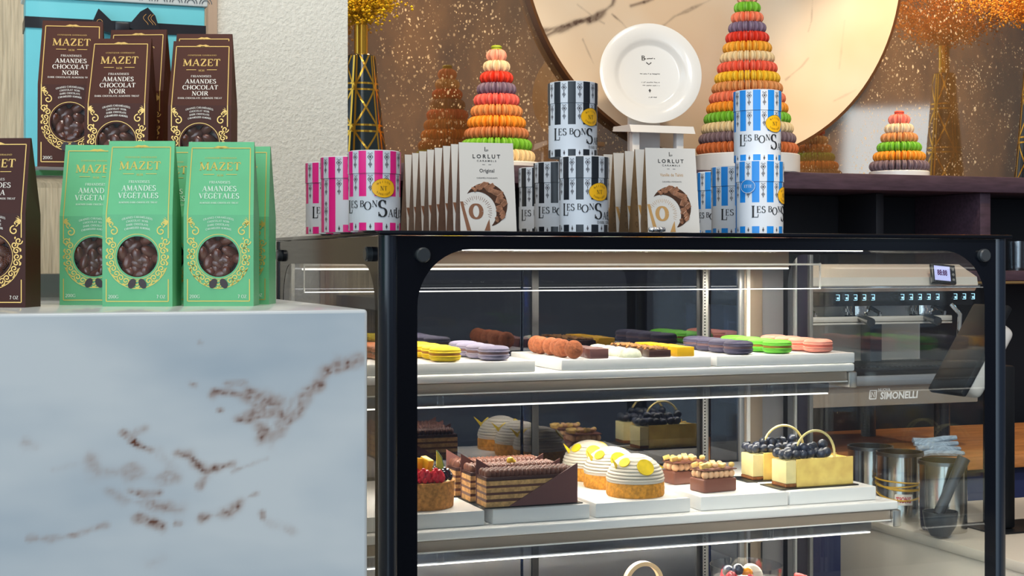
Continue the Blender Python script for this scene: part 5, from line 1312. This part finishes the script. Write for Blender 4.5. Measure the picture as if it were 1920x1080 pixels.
tag(tw.build('folded_towel', mat('striped_cloth', srgb(150, 170, 190), .9, var=.3, scale=30, stretch=(1, 12, 1)), loc=(p.x+.02, 3.52-.11, ZK)), 'small crumpled blue and white cloth on the wooden worktop under the machine', 'cloth')

XS = 1.765
def side_cabinet():
    root = thing('side_cabinet', 'cream side cabinet right of the display case holding steel canisters', 'cabinet', (XS, 2.3, 0))
    MB().rbox(0, 1.4, -1.0, .44, .0, ZK-.021, r=.003).build('body', mat('cream_laminate', srgb(226, 214, 200), .5), root)
    MB().rbox(-.006, 1.4, -1.0, .446, ZK-.0205, ZK, r=.003).build('top', mat('cream_top', srgb(210, 200, 186), .35), root)
side_cabinet()
def canister(px, X, label, first=None, band=False, txt='TIONS'):
    d = rdir(px, HY); Y = X*d.y/d.x
    if first: c = copy_tree(first); c.location = (X, Y, ZK+.0003); c['label'] = label; return c
    R, H = .0465, .137; root = thing('steel_canister', label, 'canister', (X, Y, ZK+.0003), radians(-25), 'steel canisters on the side cabinet')
    MB().lathe([(0, 0), (R, 0), (R, H), (R-.002, H), (R-.002, .003), (0, .003)], 48).build('body', mat('polished_canister', (.62, .60, .56, 1), .16, 1, bump=.02, scale=30), root)
    MB().lathe([(R-.001, H-.006), (R+.0018, H-.006), (R+.0018, H+.001), (R-.001, H+.001)], 48).build('rim', DSTEEL, root)
    return root
def on_can(can, band, text):
    R = .0465
    if text:
        mb = MB(); mp = lambda u, v, e=.0006: ((R+e)*sin(u/R), -(R+e)*cos(u/R), v); n = 10
        for i in range(n): u0, u1 = -.018+.036*i/n, -.018+.036*(i+1)/n; mb.add([mp(u0, .034), mp(u1, .034), mp(u1, .056), mp(u0, .056)], [(0, 1, 2, 3)])
        lb = mb.build('paper_label', mat('paper_label', srgb(236, 228, 222), .6), can, ang=60)
        mb = MB(); serif(mb, text, .011, 0, .0395, lambda u, v: mp(u, v, .0011), width=.030, thick=.16, thin=.13); mb.build('label_writing', mat('red_marker', srgb(206, 40, 60), .6), lb, smooth=False)
c1 = canister(1632, 1.822, 'steel canister at the back with a white label in red writing')
c2 = canister(1687, 1.822, '', c1); c2['label'] = 'steel canister in the middle wrapped with yellow rubber bands'
c3 = canister(1768, 1.822, '', c1); c3['label'] = 'steel canister at the front with the dark scoop leaning on it'
on_can(c1, 0, 'TIONS'); on_can(c2, 1, 'TIONS')
bn = thing('rubber_band', 'loops of yellow rubber band round the middle steel canister', 'rubber bands', (c2.location.x, c2.location.y, ZK+.07))
for z0, tl, ph in ((.0, .10, 0), (.006, .14, 1.2), (-.012, .30, .5), (.010, -.06, 2.), (.003, .2, .2)):
    MB().tube([(.0485*cos(a), .0485*sin(a), z0+tl*.0485*sin(a+ph)) for a in [2*pi*i/48 for i in range(48)]], .0016, 6, closed=True).build('loop', mat('yellow_rubber', srgb(212, 166, 40), .5), bn)
# scoop leaning against the front canister
cl = c3.location
sc = thing('scoop', 'dark long handled scoop leaning against the front steel canister', 'scoop', (cl.x-.050, cl.y-.055, ZK))
dk = mat('dark_scoop', (.05, .058, .07, 1), .3, .4)
d1 = Vector((.060, -.004, .112))
MB().tube([(-.006, -.006, .045), tuple(Vector((-.006, -.006, .045))+d1*.5), tuple(Vector((-.006, -.006, .045))+d1*.94)], [.011, .010, .013], 12).build('handle', dk, sc)
MB().lathe([(0, 0), (.022, .003), (.036, .016), (.040, .034), (.038, .034), (.034, .017), (.02, .006), (0, .004)], 32, 0, T(-.004, -.01, .0) @ Matrix.Diagonal((.85, .8, 1.5, 1))).build('bowl', dk, sc)
# point of sale terminal
def terminal():
    root = thing('payment_terminal', 'black slanted payment terminal with pale rear shell behind the right post', 'terminal', (2.02, 2.44, ZK))
    tb = mat('terminal_black', (.006, .007, .009, 1), .4, spec=.3)
    M = T(-.135, .03, .345) @ RY(radians(33))
    MB().rbox(-.008, .008, -.055, .055, -.092, .115, r=.006, M=M).build('screen', tb, root)
    MB().rbox(.0085, .050, -.045, .045, -.075, .085, r=.016, seg=4, M=M).build('rear_shell', mat('pale_shell', srgb(196, 194, 192), .4), root)
    MB().rbox(-.10, -.065, -.03, .03, .004, .325, r=.006).build('stand', tb, root)
    MB().rbox(-.135, .06, -.06, .06, 0, .0035, r=.001).build('foot', tb, root)
terminal()
# black grinder at the right edge
def grinder():
    root = thing('coffee_brewer', 'black countertop brewer with chrome knob at the right picture edge', 'brewer', (2.05, 2.20, ZK))
    bk = mat('brewer_black', (.014, .014, .016, 1), .3); z = lambda py: ZC-(py-HY)*2.80/F-ZK
    MB().rbox(-.115, .20, -.13, .13, z(985), z(858), r=.008, seg=3).build('body', bk, root)
    MB().rbox(-.12, .20, -.14, .13, z(1012), z(1000), r=.003).build('steel_tray', STEEL, root)
    MB().rbox(-.11, .19, -.12, .12, 0.0003, z(1013), r=.003).build('base', bk, root)
    MB().rbox(-.11, .19, -.12, .12, z(999), z(986), r=.003).build('grill', DSTEEL, root)
    MB().lathe([(0, z(857)), (.11, z(857)), (.112, z(846)), (.10, z(800)), (.06, z(772)), (0, z(765))], 40, 0, T(0, 0, 0)).build('lid', mat('brewer_grey', (.05, .055, .06, 1), .35), root)
    MB().tube([(.113*cos(a), .113*sin(a), z(848)) for a in [2*pi*i/40 for i in range(40)]], .004, 8, closed=True).build('lid_rim', STEEL, root)
    MB().lathe([(0, 0), (.012, 0), (.012, .016), (.009, .018), (0, .018)], 20, 0, T(-.085, -.13, z(925)) @ RX(pi/2)).build('knob', CHROME, root)
grinder()
# glasses on the lower back bar shelf at far right
gm = glass('bar_glass', (.86, .88, .9, 1), 1.5, .02, .08)
pg = MB().lathe([(0, 0), (.030, 0), (.034, .10), (.032, .10), (.028, .006), (0, .006)], 28).build('drinking_glass', gm); tag(pg, '', 'glass')
for i in range(5):
    o = pg if i == 0 else pg.copy()
    if i: COL.objects.link(o)
    o.location = (xat(1908, 4.2)+.075*i, 4.20, ZC-.031+.0003); tag(o, f'clear drinking glass on the lower back bar shelf, {("leftmost", "second from left", "third from left", "fourth from left", "fifth from left")[i]}', 'glass', 'drinking glasses on the back bar')
